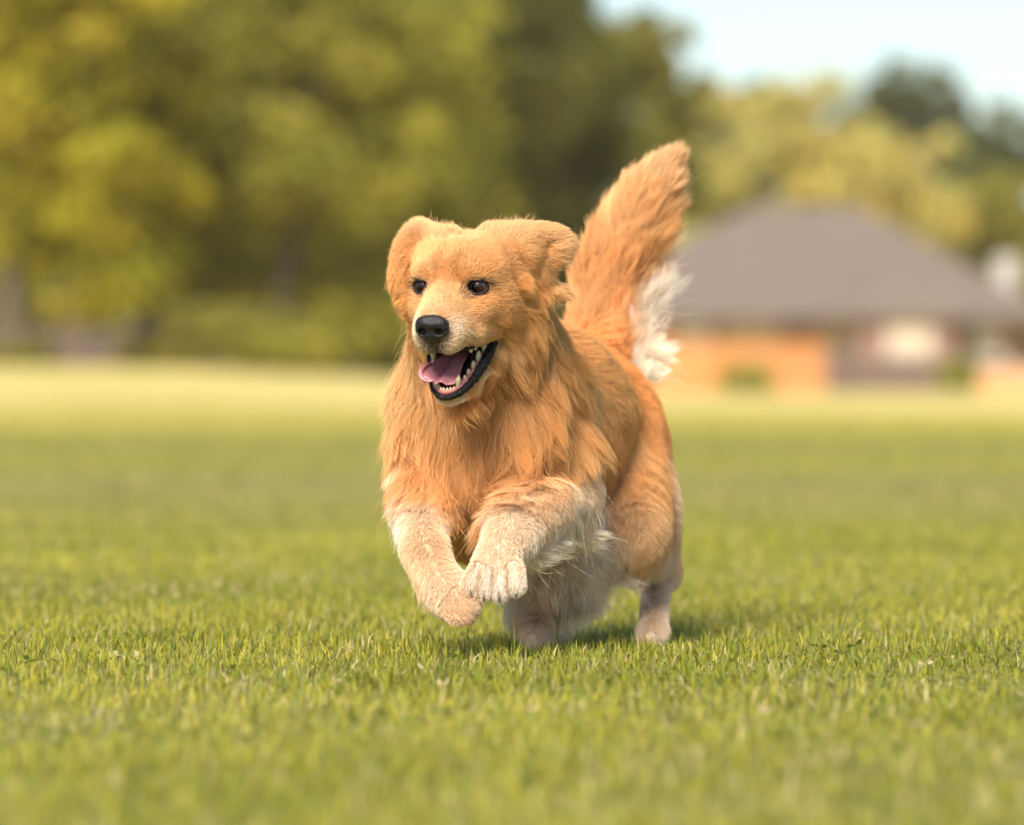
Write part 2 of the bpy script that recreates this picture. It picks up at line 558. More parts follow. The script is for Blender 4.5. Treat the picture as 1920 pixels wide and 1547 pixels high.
blind = Mat('window_blind').set(Roughness=0.5); blind.noise_color([(.3, (.52, .40, .28)), (.7, (.62, .50, .37))], 1.5, 2)
glass = Mat('window_glass').set(Base_Color=(.72, .66, .58), Roughness=0.08)
glass.noise_color([(.3, (.55, .48, .40)), (.7, (.75, .66, .55))], .8, 2)
cedar = Mat('cedar_boards').set(Roughness=0.8)
cedar.noise_color([(.3, (.43, .165, .042)), (.7, (.58, .255, .075))], 3, 8, stretch=(5, 5, .5)); cedar.bump(20, .5, .01, stretch=(6, 6, .5))
oldwood = Mat('weathered_boards').set(Roughness=0.9)
oldwood.noise_color([(.3, (.080, .057, .048)), (.7, (.14, .10, .086))], 3, 8, stretch=(5, 5, .5)); oldwood.bump(20, .5, .01, stretch=(6, 6, .5))
metal = Mat('grey_metal').set(Base_Color=(.4, .4, .4), Roughness=0.5, Metallic=0.8); metal.bump(30, .1, .005)

HYD = 206.0
s_h = F_PX / HYD


def hx(px):
    return (px - 960) / s_h


def hz(py):
    return CAM_H - (py - HORIZON) / s_h


house = empty('house', (hx(1480), HYD, 0))
tag(house, 'single storey brick house with a grey hipped roof behind the fences', 'house')
hx0, hx1 = hx(1000) - hx(1480), hx(1960) - hx(1480)
dep = 11.0
eave = hz(592)
boxes('wall', [((hx0 + hx1) / 2 + 2.6, .5 + dep / 2, eave / 2 - .1, hx1 - hx0 - 6.4, dep - 1, eave + .1)], brick.m, house)
boxes('wall', [(hx0 + 3.6, .2 + dep / 2, eave / 2 - .102, 6.0 + .0, dep - .7, eave + .096)], peach.m, house)
# hipped roof with overhang and a projecting front hip
oh = .5
rz = hz(378)
a0, a1 = hx(1425) - hx(1480), hx(1625) - hx(1480)
RV = [(hx0 - oh, -oh, eave), (hx1 + oh, -oh, eave), (hx1 + oh, dep + oh, eave), (hx0 - oh, dep + oh, eave), (a0, dep / 2, rz), (a1, dep / 2, rz)]
RV += [(v[0], v[1], eave - .22) for v in RV[:4]]
RF = [(0, 1, 5, 4), (1, 2, 5), (2, 3, 4, 5), (3, 0, 4), (6, 7, 1, 0), (7, 8, 2, 1), (8, 9, 3, 2), (9, 6, 0, 3), (9, 8, 7, 6)]
roof = mesh_obj('roof', RV, RF, shingle.m, house, smooth=False)
g0, g1_, gp = hx(1585) - hx(1480), hx(1800) - hx(1480), hx(1690) - hx(1480)
gz_ = hz(470)
PV = [(g0, -2.4, eave + .02), (g1_, -2.4, eave + .02), (g1_, 3.0, eave + .02), (g0, 3.0, eave + .02), (gp, .2, gz_), (gp, 4.2, gz_)]
PV += [(v[0], v[1], eave - .2) for v in PV[:4]]
mesh_obj('front_hip', PV, [(0, 1, 4), (1, 2, 5, 4), (2, 3, 5), (3, 0, 4, 5), (6, 7, 1, 0), (7, 8, 2, 1), (8, 9, 3, 2), (9, 6, 0, 3), (9, 8, 7, 6)], shingle.m, roof, smooth=False)
boxes('front_wing', [((g0 + g1_) / 2, -.6, eave / 2 - .15, g1_ - g0 - .8, 2.6, eave - .1)], brick.m, house)
boxes('fascia', [((hx0 + hx1) / 2, -oh - .03, eave - .12, hx1 - hx0 + 2 * oh, .05, .2)], oldwood.m, roof)
chim = Mat('painted_chimney').set(Roughness=0.8); chim.noise_color([(.3, (.36, .33, .32)), (.7, (.46, .43, .41))], 3, 4)
ch = boxes('chimney', [(hx(1895) - hx(1480), 2.2, hz(520), .75, .75, hz(480) - hz(562))], chim.m, roof)
for (px0, py0, px1, py1, yy, m_) in ((1362, 578, 1456, 640, -.02, blind.m), (1552, 576, 1620, 655, -.02, blind.m), (1664, 598, 1734, 668, -1.94, blind.m), (1275, 582, 1330, 640, -.02, glass.m), (1830, 612, 1880, 668, -.02, glass.m)):
    w0, w1, z1_, z0_ = hx(px0) - hx(1480), hx(px1) - hx(1480), hz(py0), hz(py1)
    yf = (0.5 if px0 > 1270 + 280 else .55) + 0 * yy
    if px0 < 1560 and px0 < 1500:
        yf = .55 if w0 < hx0 + 6.5 else 1.0
    if px0 == 1664:
        yf = -1.9
    elif w0 > hx0 + 6.6:
        yf = 1.0
    wn_ = boxes('window', [((w0 + w1) / 2, yf - .05, (z0_ + z1_) / 2, w1 - w0 + .16, .06, z1_ - z0_ + .16)], trim.m, house)
    for q in (0, 1):
        xm = w0 + (w1 - w0) * (.25 + .5 * q)
        boxes('pane', [(xm, yf - .085, (z0_ + z1_) / 2, (w1 - w0) / 2 - .05, .02, z1_ - z0_ - .04)], m_, wn_)
    boxes('sill', [((w0 + w1) / 2, yf - .11, z0_ - .11, w1 - w0 + .3, .14, .07)], trim.m, wn_)


def fence(label, px0, px1, Y, top_py, mat, seed, bw=.145, group=None):
    rs = np.random.default_rng(seed)
    x0, x1 = (px0 - 960) / F_PX * Y, (px1 - 960) / F_PX * Y
    gz = float(ground_z((x0 + x1) / 2, Y))
    h = CAM_H + (HORIZON - top_py) / F_PX * Y - gz
    root = empty('wooden_fence', ((x0 + x1) / 2, Y, gz))
    tag(root, label, 'fence', group)
    L = x1 - x0
    n = int(L / bw)
    V, Fc = box(0, 0, h / 2, bw - .012, .022, h)
    V[4] = (V[4][0] + .02, V[4][1], V[4][2]); V[7] = (V[7][0] + .02, V[7][1], V[7][2]); V[5] = (V[5][0] - .02, V[5][1], V[5][2]); V[6] = (V[6][0] - .02, V[6][1], V[6][2])
    me = bpy.data.meshes.new('board'); me.from_pydata(V, [], Fc); me.materials.append(mat)
    for i in range(n):
        o = bpy.data.objects.new('board', me); col.objects.link(o); o.parent = root
        o.location = (-L / 2 + bw * (i + .5), rs.normal(0, .004), rs.normal(0, .012))
        o.rotation_euler = (rs.normal(0, .008), rs.normal(0, .006), 0)
    np_ = max(2, int(L / 2.4) + 1)
    for i in range(np_):
        boxes('post', [(-L / 2 + L * i / (np_ - 1), .11, h / 2 - .03, .1, .1, h)], mat, root)
    for zz in (.3, h - .3):
        boxes('rail', [(0, .04, zz, L, .038, .09)], mat, root)
    return root


fence('orange cedar board fence in front of the house', 1205, 1545, 190, 640, cedar.m, 41)
fence('dark weathered board fence right of the orange fence', 1549, 1770, 194, 660, oldwood.m, 42)
fence('brown weathered board fence behind the left shrubs', -120, 430, 138, 616, oldwood.m, 43)
# low pinkish planter wall at the right edge
pl = empty('garden_wall', ((1890 - 960) / F_PX * 188, 188, 0))
tag(pl, 'low pinkish brick garden wall at the right edge of the field', 'wall')
boxes('wall_block', [(0, 0, .38, 1.9, .4, .78)], peach.m, pl)
boxes('coping', [(0, 0, .80, 2.0, .5, .06)], trim.m, pl)

# ------------------------------------------------------------------ air: thin warm summer haze round the whole place
hv, hf = box(0, 150, 9.5, 360, 330, 22)
haze_m = bpy.data.materials.new('summer_haze')
haze_m.use_nodes = True
haze_m.node_tree.nodes.clear()
ho = haze_m.node_tree.nodes.new('ShaderNodeOutputMaterial')
hvn = haze_m.node_tree.nodes.new('ShaderNodeVolumePrincipled')
hvn.inputs['Color'].default_value = (.96, .86, .60, 1)
hvn.inputs['Density'].default_value = 0.0002
hvn.inputs['Anisotropy'].default_value = 0.0
haze_m.node_tree.links.new(hvn.outputs[0], ho.inputs['Volume'])
haze = mesh_obj('haze', hv, hf, haze_m, smooth=False)
tag(haze, 'thin warm air over the field', 'haze', kind='stuff')
# ------------------------------------------------------------------ the dog: a signed distance field, meshed as one skin, then furred
YAW = R(24)                                                    # the body's heading, towards the camera and to its left
B_F = np.array([-math.sin(YAW), -math.cos(YAW), 0.0])          # forward
B_L = np.array([math.cos(YAW), -math.sin(YAW), 0.0])           # the dog's left = right in the picture
B_U = np.array([0.0, 0.0, 1.0])

HY, HP, HR = R(18), R(17), R(-1.0)
H_F = np.array([-math.sin(HY) * math.cos(HP), -math.cos(HY) * math.cos(HP), -math.sin(HP)])
H_L = np.array([math.cos(HY), -math.sin(HY), 0.0])
H_U = np.cross(H_L, -H_F)
H_U /= np.linalg.norm(H_U)
if H_U[2] < 0:
    H_U = -H_U
H_L, H_U = H_L * math.cos(HR) + H_U * math.sin(HR), H_U * math.cos(HR) - H_L * math.sin(HR)
H_O = P(842, 538, 7.63)


def H(x, y, z):
    """head frame in millimetres: x to the dog's left, y forward, z up, origin midway between the eyes"""
    return H_O + (x * H_L + y * H_F + z * H_U) / 1000.0


def HV(v):
    return v[0] * H_L + v[1] * H_F + v[2] * H_U


HEAD_AX = np.stack([H_L, H_F, H_U])
BODY_AX = np.stack([B_L, B_F, B_U])


def sd_cone(a, b, ra, rb):
    a = np.asarray(a, np.float32); b = np.asarray(b, np.float32)
    ra, rb = ra / 1000.0, rb / 1000.0
    ba = b - a
    inv = 1.0 / max(float(ba @ ba), 1e-9)

    def f(p):
        pa = p - a
        h = np.clip((pa @ ba) * inv, 0, 1)
        q = pa - h[:, None] * ba
        return np.sqrt(np.einsum('ij,ij->i', q, q)) - (ra + (rb - ra) * h)
    f.lo = np.minimum(a - ra, b - rb); f.hi = np.maximum(a + ra, b + rb)
    return f


def sd_ell(c, r, ax=HEAD_AX):
    c = np.asarray(c, np.float32); ax = np.asarray(ax, np.float32)
    r = np.asarray(r, np.float32) / 1000.0

    def f(p):
        q = (p - c) @ ax.T
        k0 = np.sqrt(((q / r) ** 2).sum(1))
        k1 = np.sqrt(((q / (r * r)) ** 2).sum(1)) + 1e-6
        return np.where(k0 < 0.05, -r.min(), k0 * (k0 - 1.0) / k1)
    m = float(r.max())
    f.lo = c - m; f.hi = c + m
    return f


def rot_ax(yaw=0, pitch=0, roll=0, base=HEAD_AX):
    m = Matrix.Rotation(yaw, 3, 'Z') @ Matrix.Rotation(pitch, 3, 'X') @ Matrix.Rotation(roll, 3, 'Y')
    return np.array(m).T @ base


PRIMS = []          # (sdf, blend radius in metres, add / cut)


def add(f, k=25):
    PRIMS.append((f, k / 1000.0, 1))


def cut(f, k=8):
    PRIMS.append((f, k / 1000.0, -1))


def sd_chain(pts, j=6.0):
    """tapered limbs joined end to end; pts: (world point, radius mm)"""
    seg = [sd_cone(p, q, rp, rq) for (p, rp), (q, rq) in zip(pts[:-1], pts[1:])]
    j /= 1000.0

    def f(p):
        d = seg[0](p)
        for s_ in seg[1:]:
            e = s_(p)
            d = np.minimum(d, e)
        return d
    f.lo = np.min([s_.lo for s_ in seg], 0); f.hi = np.max([s_.hi for s_ in seg], 0)
    return f


def chain(pts, k=25):
    """pts: (px, py, Y, radius mm); resampled along a smooth curve"""
    q = np.array([[*P(*a[:3]), a[3]] for a in pts])
    n = len(q)
    if n > 2:
        ext = np.vstack([2 * q[0] - q[1], q, 2 * q[-1] - q[-2]])
        out = []
        for i in range(n - 1):
            p0, p1, p2, p3 = ext[i:i + 4]
            for t in (0, 0.25, 0.5, 0.75):
                out.append(0.5 * (2 * p1 + (p2 - p0) * t + (2 * p0 - 5 * p1 + 4 * p2 - p3) * t * t + (3 * p1 - p0 - 3 * p2 + p3) * t ** 3))
        out.append(q[-1])
        q = np.array(out)
    add(sd_chain([(v[:3], v[3]) for v in q]), k)


# trunk
add(sd_ell(P(925, 812, 7.90), (92, 130, 122), BODY_AX), 30)
add(sd_ell(P(1005, 800, 8.06), (106, 185, 142), BODY_AX), 60)
chain([(1030, 775, 8.08, 84), (1105, 785, 8.27, 74)], 50)
add(sd_ell(P(1120, 805, 8.29), (78, 95, 92), BODY_AX), 40)
add(sd_ell(P(908, 930, 7.99), (74, 120, 80), BODY_AX), 40)
# neck
chain([(895, 560, 7.77, 72), (925, 680, 7.84, 92), (950, 760, 7.93, 100)], 45)
add(sd_ell(P(905, 740, 7.82), (92, 70, 95), BODY_AX), 40)
# hind leg on the right of the picture
chain([(1135, 830, 8.28, 72), (1162, 930, 8.16, 62), (1180, 1000, 8.09, 46)], 35)
chain([(1165, 850, 8.30, 60), (1205, 945, 8.24, 46), (1224, 1000, 8.23, 34), (1236, 1065, 8.24, 22)], 22)
chain([(1180, 1000, 8.09, 43), (1207, 1042, 8.16, 30), (1232, 1072, 8.24, 22)], 22)
chain([(1234, 1076, 8.24, 22), (1229, 1120, 8.19, 15), (1225, 1185, 8.11, 16)], 12)
chain([(1225, 1192, 8.10, 19), (1220, 1205, 8.05, 14)], 10)
# hind leg on the left
chain([(1075, 830, 8.28, 66), (1070, 960, 8.12, 58), (1055, 1050, 8.04, 42), (1018, 1110, 8.05, 29), (1005, 1155, 8.04, 21), (1004, 1190, 8.01, 20)], 32)
chain([(1004, 1194, 8.00, 19), (1000, 1207, 7.96, 14)], 10)
# foreleg on the left of the picture: forearm down, paw folded in
chain([(865, 830, 7.87, 64), (818, 900, 7.85, 48)], 40)
chain([(812, 890, 7.85, 42), (797, 960, 7.77, 30), (796, 1005, 7.73, 26), (799, 1034, 7.71, 28), (818, 1072, 7.68, 23), (844, 1114, 7.66, 28), (864, 1136, 7.652, 22)], 18)
# foreleg on the right: forearm comes forward, paw hangs
chain([(1015, 850, 7.87, 66), (1050, 925, 7.88, 50)], 40)
chain([(1050, 925, 7.88, 45), (1008, 952, 7.77, 35), (968, 984, 7.69, 32), (944, 1020, 7.668, 26), (929, 1062, 7.655, 29)], 20)
FORE_TOES = []
for (ax_, ay_, bx_, by_, rr) in ((900, 1070, 885, 1096, 12.5), (916, 1076, 907, 1108, 13.5), (941, 1078, 936, 1110, 13.5), (962, 1068, 966, 1099, 12.5)):
    add(sd_cone(P(ax_, ay_, 7.634), P(bx_, by_, 7.624), rr - .5, rr - 1.0), 4)
    FORE_TOES.append(P(bx_, by_, 7.622))
for (ax_, ay_, bx_, by_, rr) in ((858, 1118, 880, 1138, 14.0), (850, 1128, 872, 1152, 13.0), (842, 1136, 858, 1156, 12.0)):
    add(sd_cone(P(ax_, ay_, 7.636), P(bx_, by_, 7.628), rr - .5, rr - 1.5), 4)
# tail
chain([(1108, 700, 8.36, 36), (1114, 620, 8.43, 32), (1130, 530, 8.46, 33), (1168, 445, 8.48, 34), (1217, 365, 8.48, 27), (1258, 308, 8.47, 10)], 25)

# head: skull, brows, cheeks, muzzle, jaw
add(sd_ell(H(0, -62, -8), (71, 76, 50)), 30)
add(sd_ell(H(0, -30, 15), (54, 40, 32)), 20)
for s in (-1, 1):
    add(sd_ell(H(s * 43, -52, 20), (28, 40, 22)), 16)
    add(sd_ell(H(s * 27, -7, 24), (14, 12, 9)), 10)
    add(sd_ell(H(s * 46, -58, -32), (29, 46, 42)), 24)
    add(sd_ell(H(s * 34, -10, -30), (19, 30, 20)), 14)
add(sd_cone(H(0, -5, -20), H(0, 62, -34), 31, 23), 16)
for s in (-1, 1):
    add(sd_cone(H(s * 8, 0, -11), H(s * 7, 66, -25), 20, 15.5), 12)
    add(sd_cone(H(s * 18, 10, -31), H(s * 15, 58, -44), 18, 16), 10)
for s in (-1, 1):
    add(sd_cone(H(s * 22, 0, -48), H(s * 13.5, 60, -57), 20, 15.5), 10)
    add(sd_cone(H(s * 38, -34, -66), H(s * 28, 8, -60), 14, 16), 12)
# lower jaw
for s in (-1, 1):
    add(sd_cone(H(s * 31, -44, -94), H(s * 12, 36, -137), 17, 8.5), 12)
add(sd_cone(H(0, 0, -127), H(0, 36, -139), 19, 11), 10)
add(sd_cone(H(0, -70, -80), H(0, -10, -122), 46, 24), 22)
# eye sockets, stop, forehead furrow, mouth
EYES = {-1: H(-34.5, -5, 0), 1: H(38.5, -8, 0)}
for s in (-1, 1):
    cut(sd_ell(EYES[s] + HV((s * 2, 7, -1)) / 1000, (16, 12, 10.5)), 5)
cut(sd_cone(H(0, -2, 62), H(0, 18, 30), 4, 4), 14)
MOUTH = [sd_cone(H(0, -32, -94), H(0, 84, -108), 13, 23), sd_cone(H(0, -20, -94), H(0, 70, -109), 20, 23)]
MOUTH += [sd_cone(H(s * 43, -36, -85), H(s * 16, 60, -106), 7, 19) for s in (-1, 1)]
for f in MOUTH:
    cut(f, 4)
# the nape fills in behind the cheeks; ear roots run smoothly out of the skull
add(sd_ell(H(0, -112, -58), (80, 52, 66)), 26)
add(sd_ell(H(0, -95, -90), (72, 60, 56)), 28)
# ears
chain([(842, 462, 7.71, 17), (808, 448, 7.70, 14), (784, 437, 7.695, 12), (766, 470, 7.685, 14), (758, 520, 7.685, 13), (765, 560, 7.70, 8)], 10)
add(sd_cone(P(820, 468, 7.695), P(792, 455, 7.69), 18, 14), 14)
chain([(925, 466, 7.70, 22), (965, 450, 7.71, 17), (1012, 440, 7.72, 12), (1040, 444, 7.723, 10), (1058, 456, 7.725, 7)], 12)
add(sd_cone(P(928, 472, 7.69), P(970, 464, 7.70), 22, 18), 20)
chain([(975, 466, 7.705, 22), (998, 502, 7.72, 17), (1018, 534, 7.73, 11), (1041, 544, 7.73, 6)], 12)
chain([(1048, 462, 7.725, 9), (1030, 482, 7.722, 9), (1006, 494, 7.72, 14)], 10)
LATE_CUTS = [([(946, 482), (958, 516), (968, 548), (974, 572)], 10, 10), ([(781, 474), (772, 512), (766, 550)], 8, 8), ([(840, 445), (839, 478)], 5.0, 10),
             ([(820, 490), (822, 512), (818, 532)], 4, 10), ([(860, 490), (859, 512), (864, 534)], 4, 10),
             ([(938, 612), (945, 648), (930, 690)], 4.5, 10), ([(795, 560), (786, 590)], 3.5, 9)]


def sdf(p):
    """signed distance of the dog's skin at points p (n,3)"""
    p = np.asarray(p, np.float32)
    d = np.full(len(p), 9.0, np.float32)
    for f, k, mode in PRIMS:
        m = 0.09
        sel = np.nonzero(((p > f.lo - m) & (p < f.hi + m)).all(1))[0]
        if not len(sel):
            continue
        e = f(p[sel])
        cur = d[sel]
        if mode > 0:
            h = np.maximum(k - np.abs(cur - e), 0) / k
            d[sel] = np.minimum(cur, e) - h * h * k * 0.25
        else:
            e = -e
            h = np.maximum(k - np.abs(cur - e), 0) / k
            d[sel] = np.maximum(cur, e) + h * h * k * 0.25
    return np.minimum(d, 0.2)


def skin_depth(px, py, y0=7.45, y1=8.6):
    """depth of the skin seen at a photo pixel"""
    Y = np.arange(y0, y1, .002)
    d = sdf(np.stack([(px - 960.0) / F_PX * Y, Y, CAM_H - (py - HORIZON) / F_PX * Y], 1))
    i = np.nonzero(d < 0)[0]
    return float(Y[i[0]]) if len(i) else y1


for pts_, r_, k_ in LATE_CUTS:                 # creases between cheek and ear, furrow of the brow
    w_pts = [(P(px, py, skin_depth(px, py) - .001), r_ * (1 if 0 < i < len(pts_) - 1 else .6)) for i, (px, py) in enumerate(pts_)]
    cut(sd_chain(w_pts), k_)


def sdf_grad(p, e=0.0015):
    t = np.array([[1, -1, -1], [-1, -1, 1], [-1, 1, -1], [1, 1, 1]], np.float32)
    g = np.zeros((len(p), 3), np.float32)
    for v in t:
        g += v * sdf(p + v * e)[:, None]
    return g / np.maximum(np.linalg.norm(g, axis=1, keepdims=True), 1e-9)


def polygonize(lo, hi, h, coarse=4):
    """sparse surface nets: a coarse pass finds the cells near the skin, the fine pass is evaluated only there"""
    n = (np.ceil((hi - lo) / (h * coarse)).astype(int)) * coarse
    nc = n // coarse
    ax = [lo[i] + (np.arange(nc[i]) + 0.5) * h * coarse for i in range(3)]
    G = np.stack(np.meshgrid(*ax, indexing='ij'), -1).reshape(-1, 3)
    dc = sdf(G).reshape(nc)
    near = np.abs(dc) < h * coarse * 1.6
    sign = np.where(dc < 0, -1.0, 1.0).astype(np.float32)
    rep = lambda a: a.repeat(coarse, 0).repeat(coarse, 1).repeat(coarse, 2)
    F = rep(sign) * 0.1
    idx = np.argwhere(rep(near))
    pts = lo + idx * h
    F[idx[:, 0], idx[:, 1], idx[:, 2]] = sdf(pts)
    S = F < 0
    # cells with a sign change
    c = [S[i:n[0] - 1 + i, j:n[1] - 1 + j, k:n[2] - 1 + k] for i in (0, 1) for j in (0, 1) for k in (0, 1)]
    any_ = c[0].copy(); all_ = c[0].copy()
    for q in c[1:]:
        any_ |= q; all_ &= q
    cells = np.argwhere(any_ & ~all_)
    vid = np.full(any_.shape, -1, np.int32)
    vid[cells[:, 0], cells[:, 1], cells[:, 2]] = np.arange(len(cells))
    acc = np.zeros((len(cells), 3)); cnt = np.zeros(len(cells))
    corner = [(i, j, k) for i in (0, 1) for j in (0, 1) for k in (0, 1)]
    for a in corner:
        for b in corner:
            if sum(b) - sum(a) == 1 and all(b[q] >= a[q] for q in range(3)):
                va = F[cells[:, 0] + a[0], cells[:, 1] + a[1], cells[:, 2] + a[2]]
                vb = F[cells[:, 0] + b[0], cells[:, 1] + b[1], cells[:, 2] + b[2]]
                x = (va < 0) != (vb < 0)
                t = np.where(x, va / np.where(np.abs(va - vb) < 1e-9, 1, va - vb), 0)
                pt = np.array(a) + t[:, None] * (np.array(b) - np.array(a))
                acc += pt * x[:, None]; cnt += x
    V = lo + (cells + acc / np.maximum(cnt, 1)[:, None]) * h
    quads = []
    for axis in range(3):
        s0 = [slice(0, n[i]) for i in range(3)]
        s1 = list(s0)
        s0[axis] = slice(0, n[axis] - 1); s1[axis] = slice(1, n[axis])
        ch = S[tuple(s0)] != S[tuple(s1)]
        e = np.argwhere(ch)
        b_, c_ = (axis + 1) % 3, (axis + 2) % 3
        ok = (e[:, b_] > 0) & (e[:, c_] > 0) & (e[:, b_] < n[b_] - 1) & (e[:, c_] < n[c_] - 1)
        e = e[ok]
        inside = S[e[:, 0], e[:, 1], e[:, 2]]
        q = []
        for (db, dc_) in ((-1, -1), (0, -1), (0, 0), (-1, 0)):
            f_ = e.copy(); f_[:, b_] += db; f_[:, c_] += dc_
            q.append(vid[f_[:, 0], f_[:, 1], f_[:, 2]])
        q = np.stack(q, 1)
        q[~inside] = q[~inside][:, ::-1]
        quads.append(q)
    Q = np.concatenate(quads)
    Q = Q[(Q >= 0).all(1)]
    for _ in range(2):
        g = sdf_grad(V)
        V = V - np.clip(sdf(V), -h, h)[:, None] * g * 0.9
    return V.astype(np.float32), Q


LO, HI = np.array([-0.20, 7.46, -0.01]), np.array([0.30, 8.62, 0.74])
SKIN_V, SKIN_Q = polygonize(LO, HI, 0.0034)

# ---- fur: guide anchors say which way the coat lies, how long it is and its colour
GRID_H = 0.006
gn = np.ceil((HI - LO + 0.16) / GRID_H).astype(int)
GLO = LO - 0.08
gax = [GLO[i] + np.arange(gn[i]) * GRID_H for i in range(3)]
GRID = np.empty(gn, np.float32)
for i in range(gn[0]):
    sl = np.stack(np.meshgrid(gax[0][i:i + 1], gax[1], gax[2], indexing='ij'), -1).reshape(-1, 3)
    GRID[i] = sdf(sl).reshape(gn[1], gn[2])


def grid_d(p):
    q = (p - GLO) / GRID_H
    i = np.clip(np.floor(q).astype(np.int32), 0, gn - 2)
    t = np.clip(q - i, 0, 1).astype(np.float32)
    x, y, z = i.T
    tx, ty, tz = t.T
    r = 0
    for a in (0, 1):
        for b in (0, 1):
            for c in (0, 1):
                w = (tx if a else 1 - tx) * (ty if b else 1 - ty) * (tz if c else 1 - tz)
                r = r + w * GRID[x + a, y + b, z + c]
    return r


def grid_n(p, e=0.004):
    g = np.stack([grid_d(p + np.eye(3)[k] * e) - grid_d(p - np.eye(3)[k] * e) for k in range(3)], 1)
    return g / np.maximum(np.linalg.norm(g, axis=1, keepdims=True), 1e-9)


GOLD = np.array((0.80, 0.445, 0.155))
PALE = np.array((0.84, 0.56, 0.27))
CREAM = np.array((0.88, 0.67, 0.44))
WHITE = np.array((0.93, 0.85, 0.73))
RUST = np.array((0.81, 0.375, 0.105))
CHEST = np.array((0.77, 0.405, 0.135))
UNDER = np.array((0.95, 0.83, 0.66))
PINK = np.array((0.80, 0.53, 0.33))

ANCH = []


def an(px, py, Y, d, ln, colr, lift=0.25, grav=0.0, clump=0.5, sig=50, zone='body'):
    """d = (right, up, towards the camera)"""
    ANCH.append((P(px, py, Y), np.array([d[0], -d[2], d[1]], float), ln, colr, lift, grav, clump, sig / 1000.0, zone))


def ah(x, y, z, d, ln, colr, lift=0.2, grav=0.0, clump=0.25, sig=18, zone='head', both=True):
    for s in ((-1, 1) if both and x else (1,)):
        ANCH.append((H(s * x, y, z), HV((s * d[0], d[1], d[2])), ln, colr, lift, grav, clump, sig / 1000.0, zone))


# head
ah(0, 62, -10, (0, -1, .25), 5, PALE, .25)
ah(0, 30, -2, (0, -1, .4), 6, GOLD * .5 + PALE * .5, .25)
ah(0, 82, -17, (0, -1, .5), 4, CREAM, .3, sig=10)
ah(0, 8, 20, (0, -.5, 1), 6, GOLD * .93, .22)
ah(0, -10, 42, (0, -.9, .8), 10, GOLD, .3)
ah(0, -60, 42, (0, -1, .3), 14, PALE, .35, sig=26)
ah(0, -105, 30, (0, -.6, .8), 24, PALE, .5, sig=26)
ah(27, 6, 27, (.3, -.4, 1), 6, PALE * 1.06, .25, sig=12)
ah(40, 0, 13, (.8, -.4, .8), 6, PALE, .3, sig=10)
ah(17, 6, 2, (-.2, -.3, 1), 5, GOLD * .88, .2, sig=9)  # inner brow furrow, its shade put into the coat colour
ah(42, -12, 34, (.6, -.8, .5), 11, GOLD, .3, sig=22)
ah(56, -30, 10, (.5, -1, 0), 13, GOLD, .25, sig=22)
ah(40, 8, -14, (.7, -1, -.4), 6, GOLD, .25, sig=10)
ah(40, 6, -30, (.6, -1, -.35), 9, GOLD * .6 + PALE * .4, .25)
ah(60, -30, -25, (.3, -1, -.35), 16, GOLD, .25, sig=20)
ah(70, -70, -20, (.5, -.7, -.7), 30, GOLD, .4, .2, .5, sig=20)
ah(64, -88, -50, (.4, -.6, -.9), 36, GOLD, .4, .2, .5, sig=24)
ah(62, -58, -60, (.3, -.8, -.7), 30, GOLD, .35, .2, .5, sig=22)
ah(25, 70, -38, (.35, -1, 0), 4.5, WHITE * .5 + CREAM * .5, .25, sig=11)
ah(31, 40, -50, (.3, -1, -.35), 6, PALE * .6 + CREAM * .4, .25, sig=15)
ah(19, 72, -60, (.5, -.8, -.6), 4, CREAM * .9, .35, sig=11)
ah(8, 78, -66, (.3, -.5, -1), 3.5, CREAM * .62, .35, sig=9)
ah(34, 18, -68, (.3, -.9, -.4), 8, PALE, .25, sig=14)
ah(46, -20, -72, (.3, -.9, .1), 10, GOLD, .25, sig=14)
ah(46, -46, -98, (.3, -.8, -.6), 12, PALE, .25, .2, sig=16)
ah(32, 0, -128, (.5, -.8, -.5), 6, CREAM, .25, sig=14)
ah(0, 30, -158, (0, -1, -.4), 7, CREAM, .3, sig=16)
ah(14, 50, -150, (.2, -.6, -.8), 4, WHITE, .3, sig=12)
# ears: left of picture, then right
for (x, y, d, ln, c) in ((822, 428, (-.5, .5, -.6), 12, PALE), (775, 418, (-.8, .2, -.3), 14, PALE), (750, 455, (-.5, -.8, -.1), 15, GOLD), (745, 510, (-.3, -1, 0), 20, GOLD), (768, 500, (.1, -1, .2), 20, GOLD), (755, 560, (0, -1, 0), 34, GOLD), (770, 600, (.1, -1, -.1), 36, GOLD)):
    an(x, y, 7.68, d, ln, c, .3, sig=22, clump=.8, zone='ear')
for (x, y, d, ln, c) in ((940, 432, (.5, .4, -.7), 14, PALE), (985, 432, (.8, .4, -.4), 14, PALE), (1030, 440, (.9, .2, -.3), 16, PALE), (1058, 470, (1, -.1, 0), 18, PALE),
                         (1000, 470, (.9, -.45, .1), 18, GOLD), (1030, 490, (.8, -.7, 0), 20, GOLD * .9), (985, 510, (.4, -1, .1), 26, GOLD), (1015, 525, (.7, -.8, 0), 28, GOLD), (1040, 548, (.9, .2, 0), 26, PALE)):
    an(x, y, 7.725, d, ln, c, .28, sig=20, clump=.8, zone='ear')
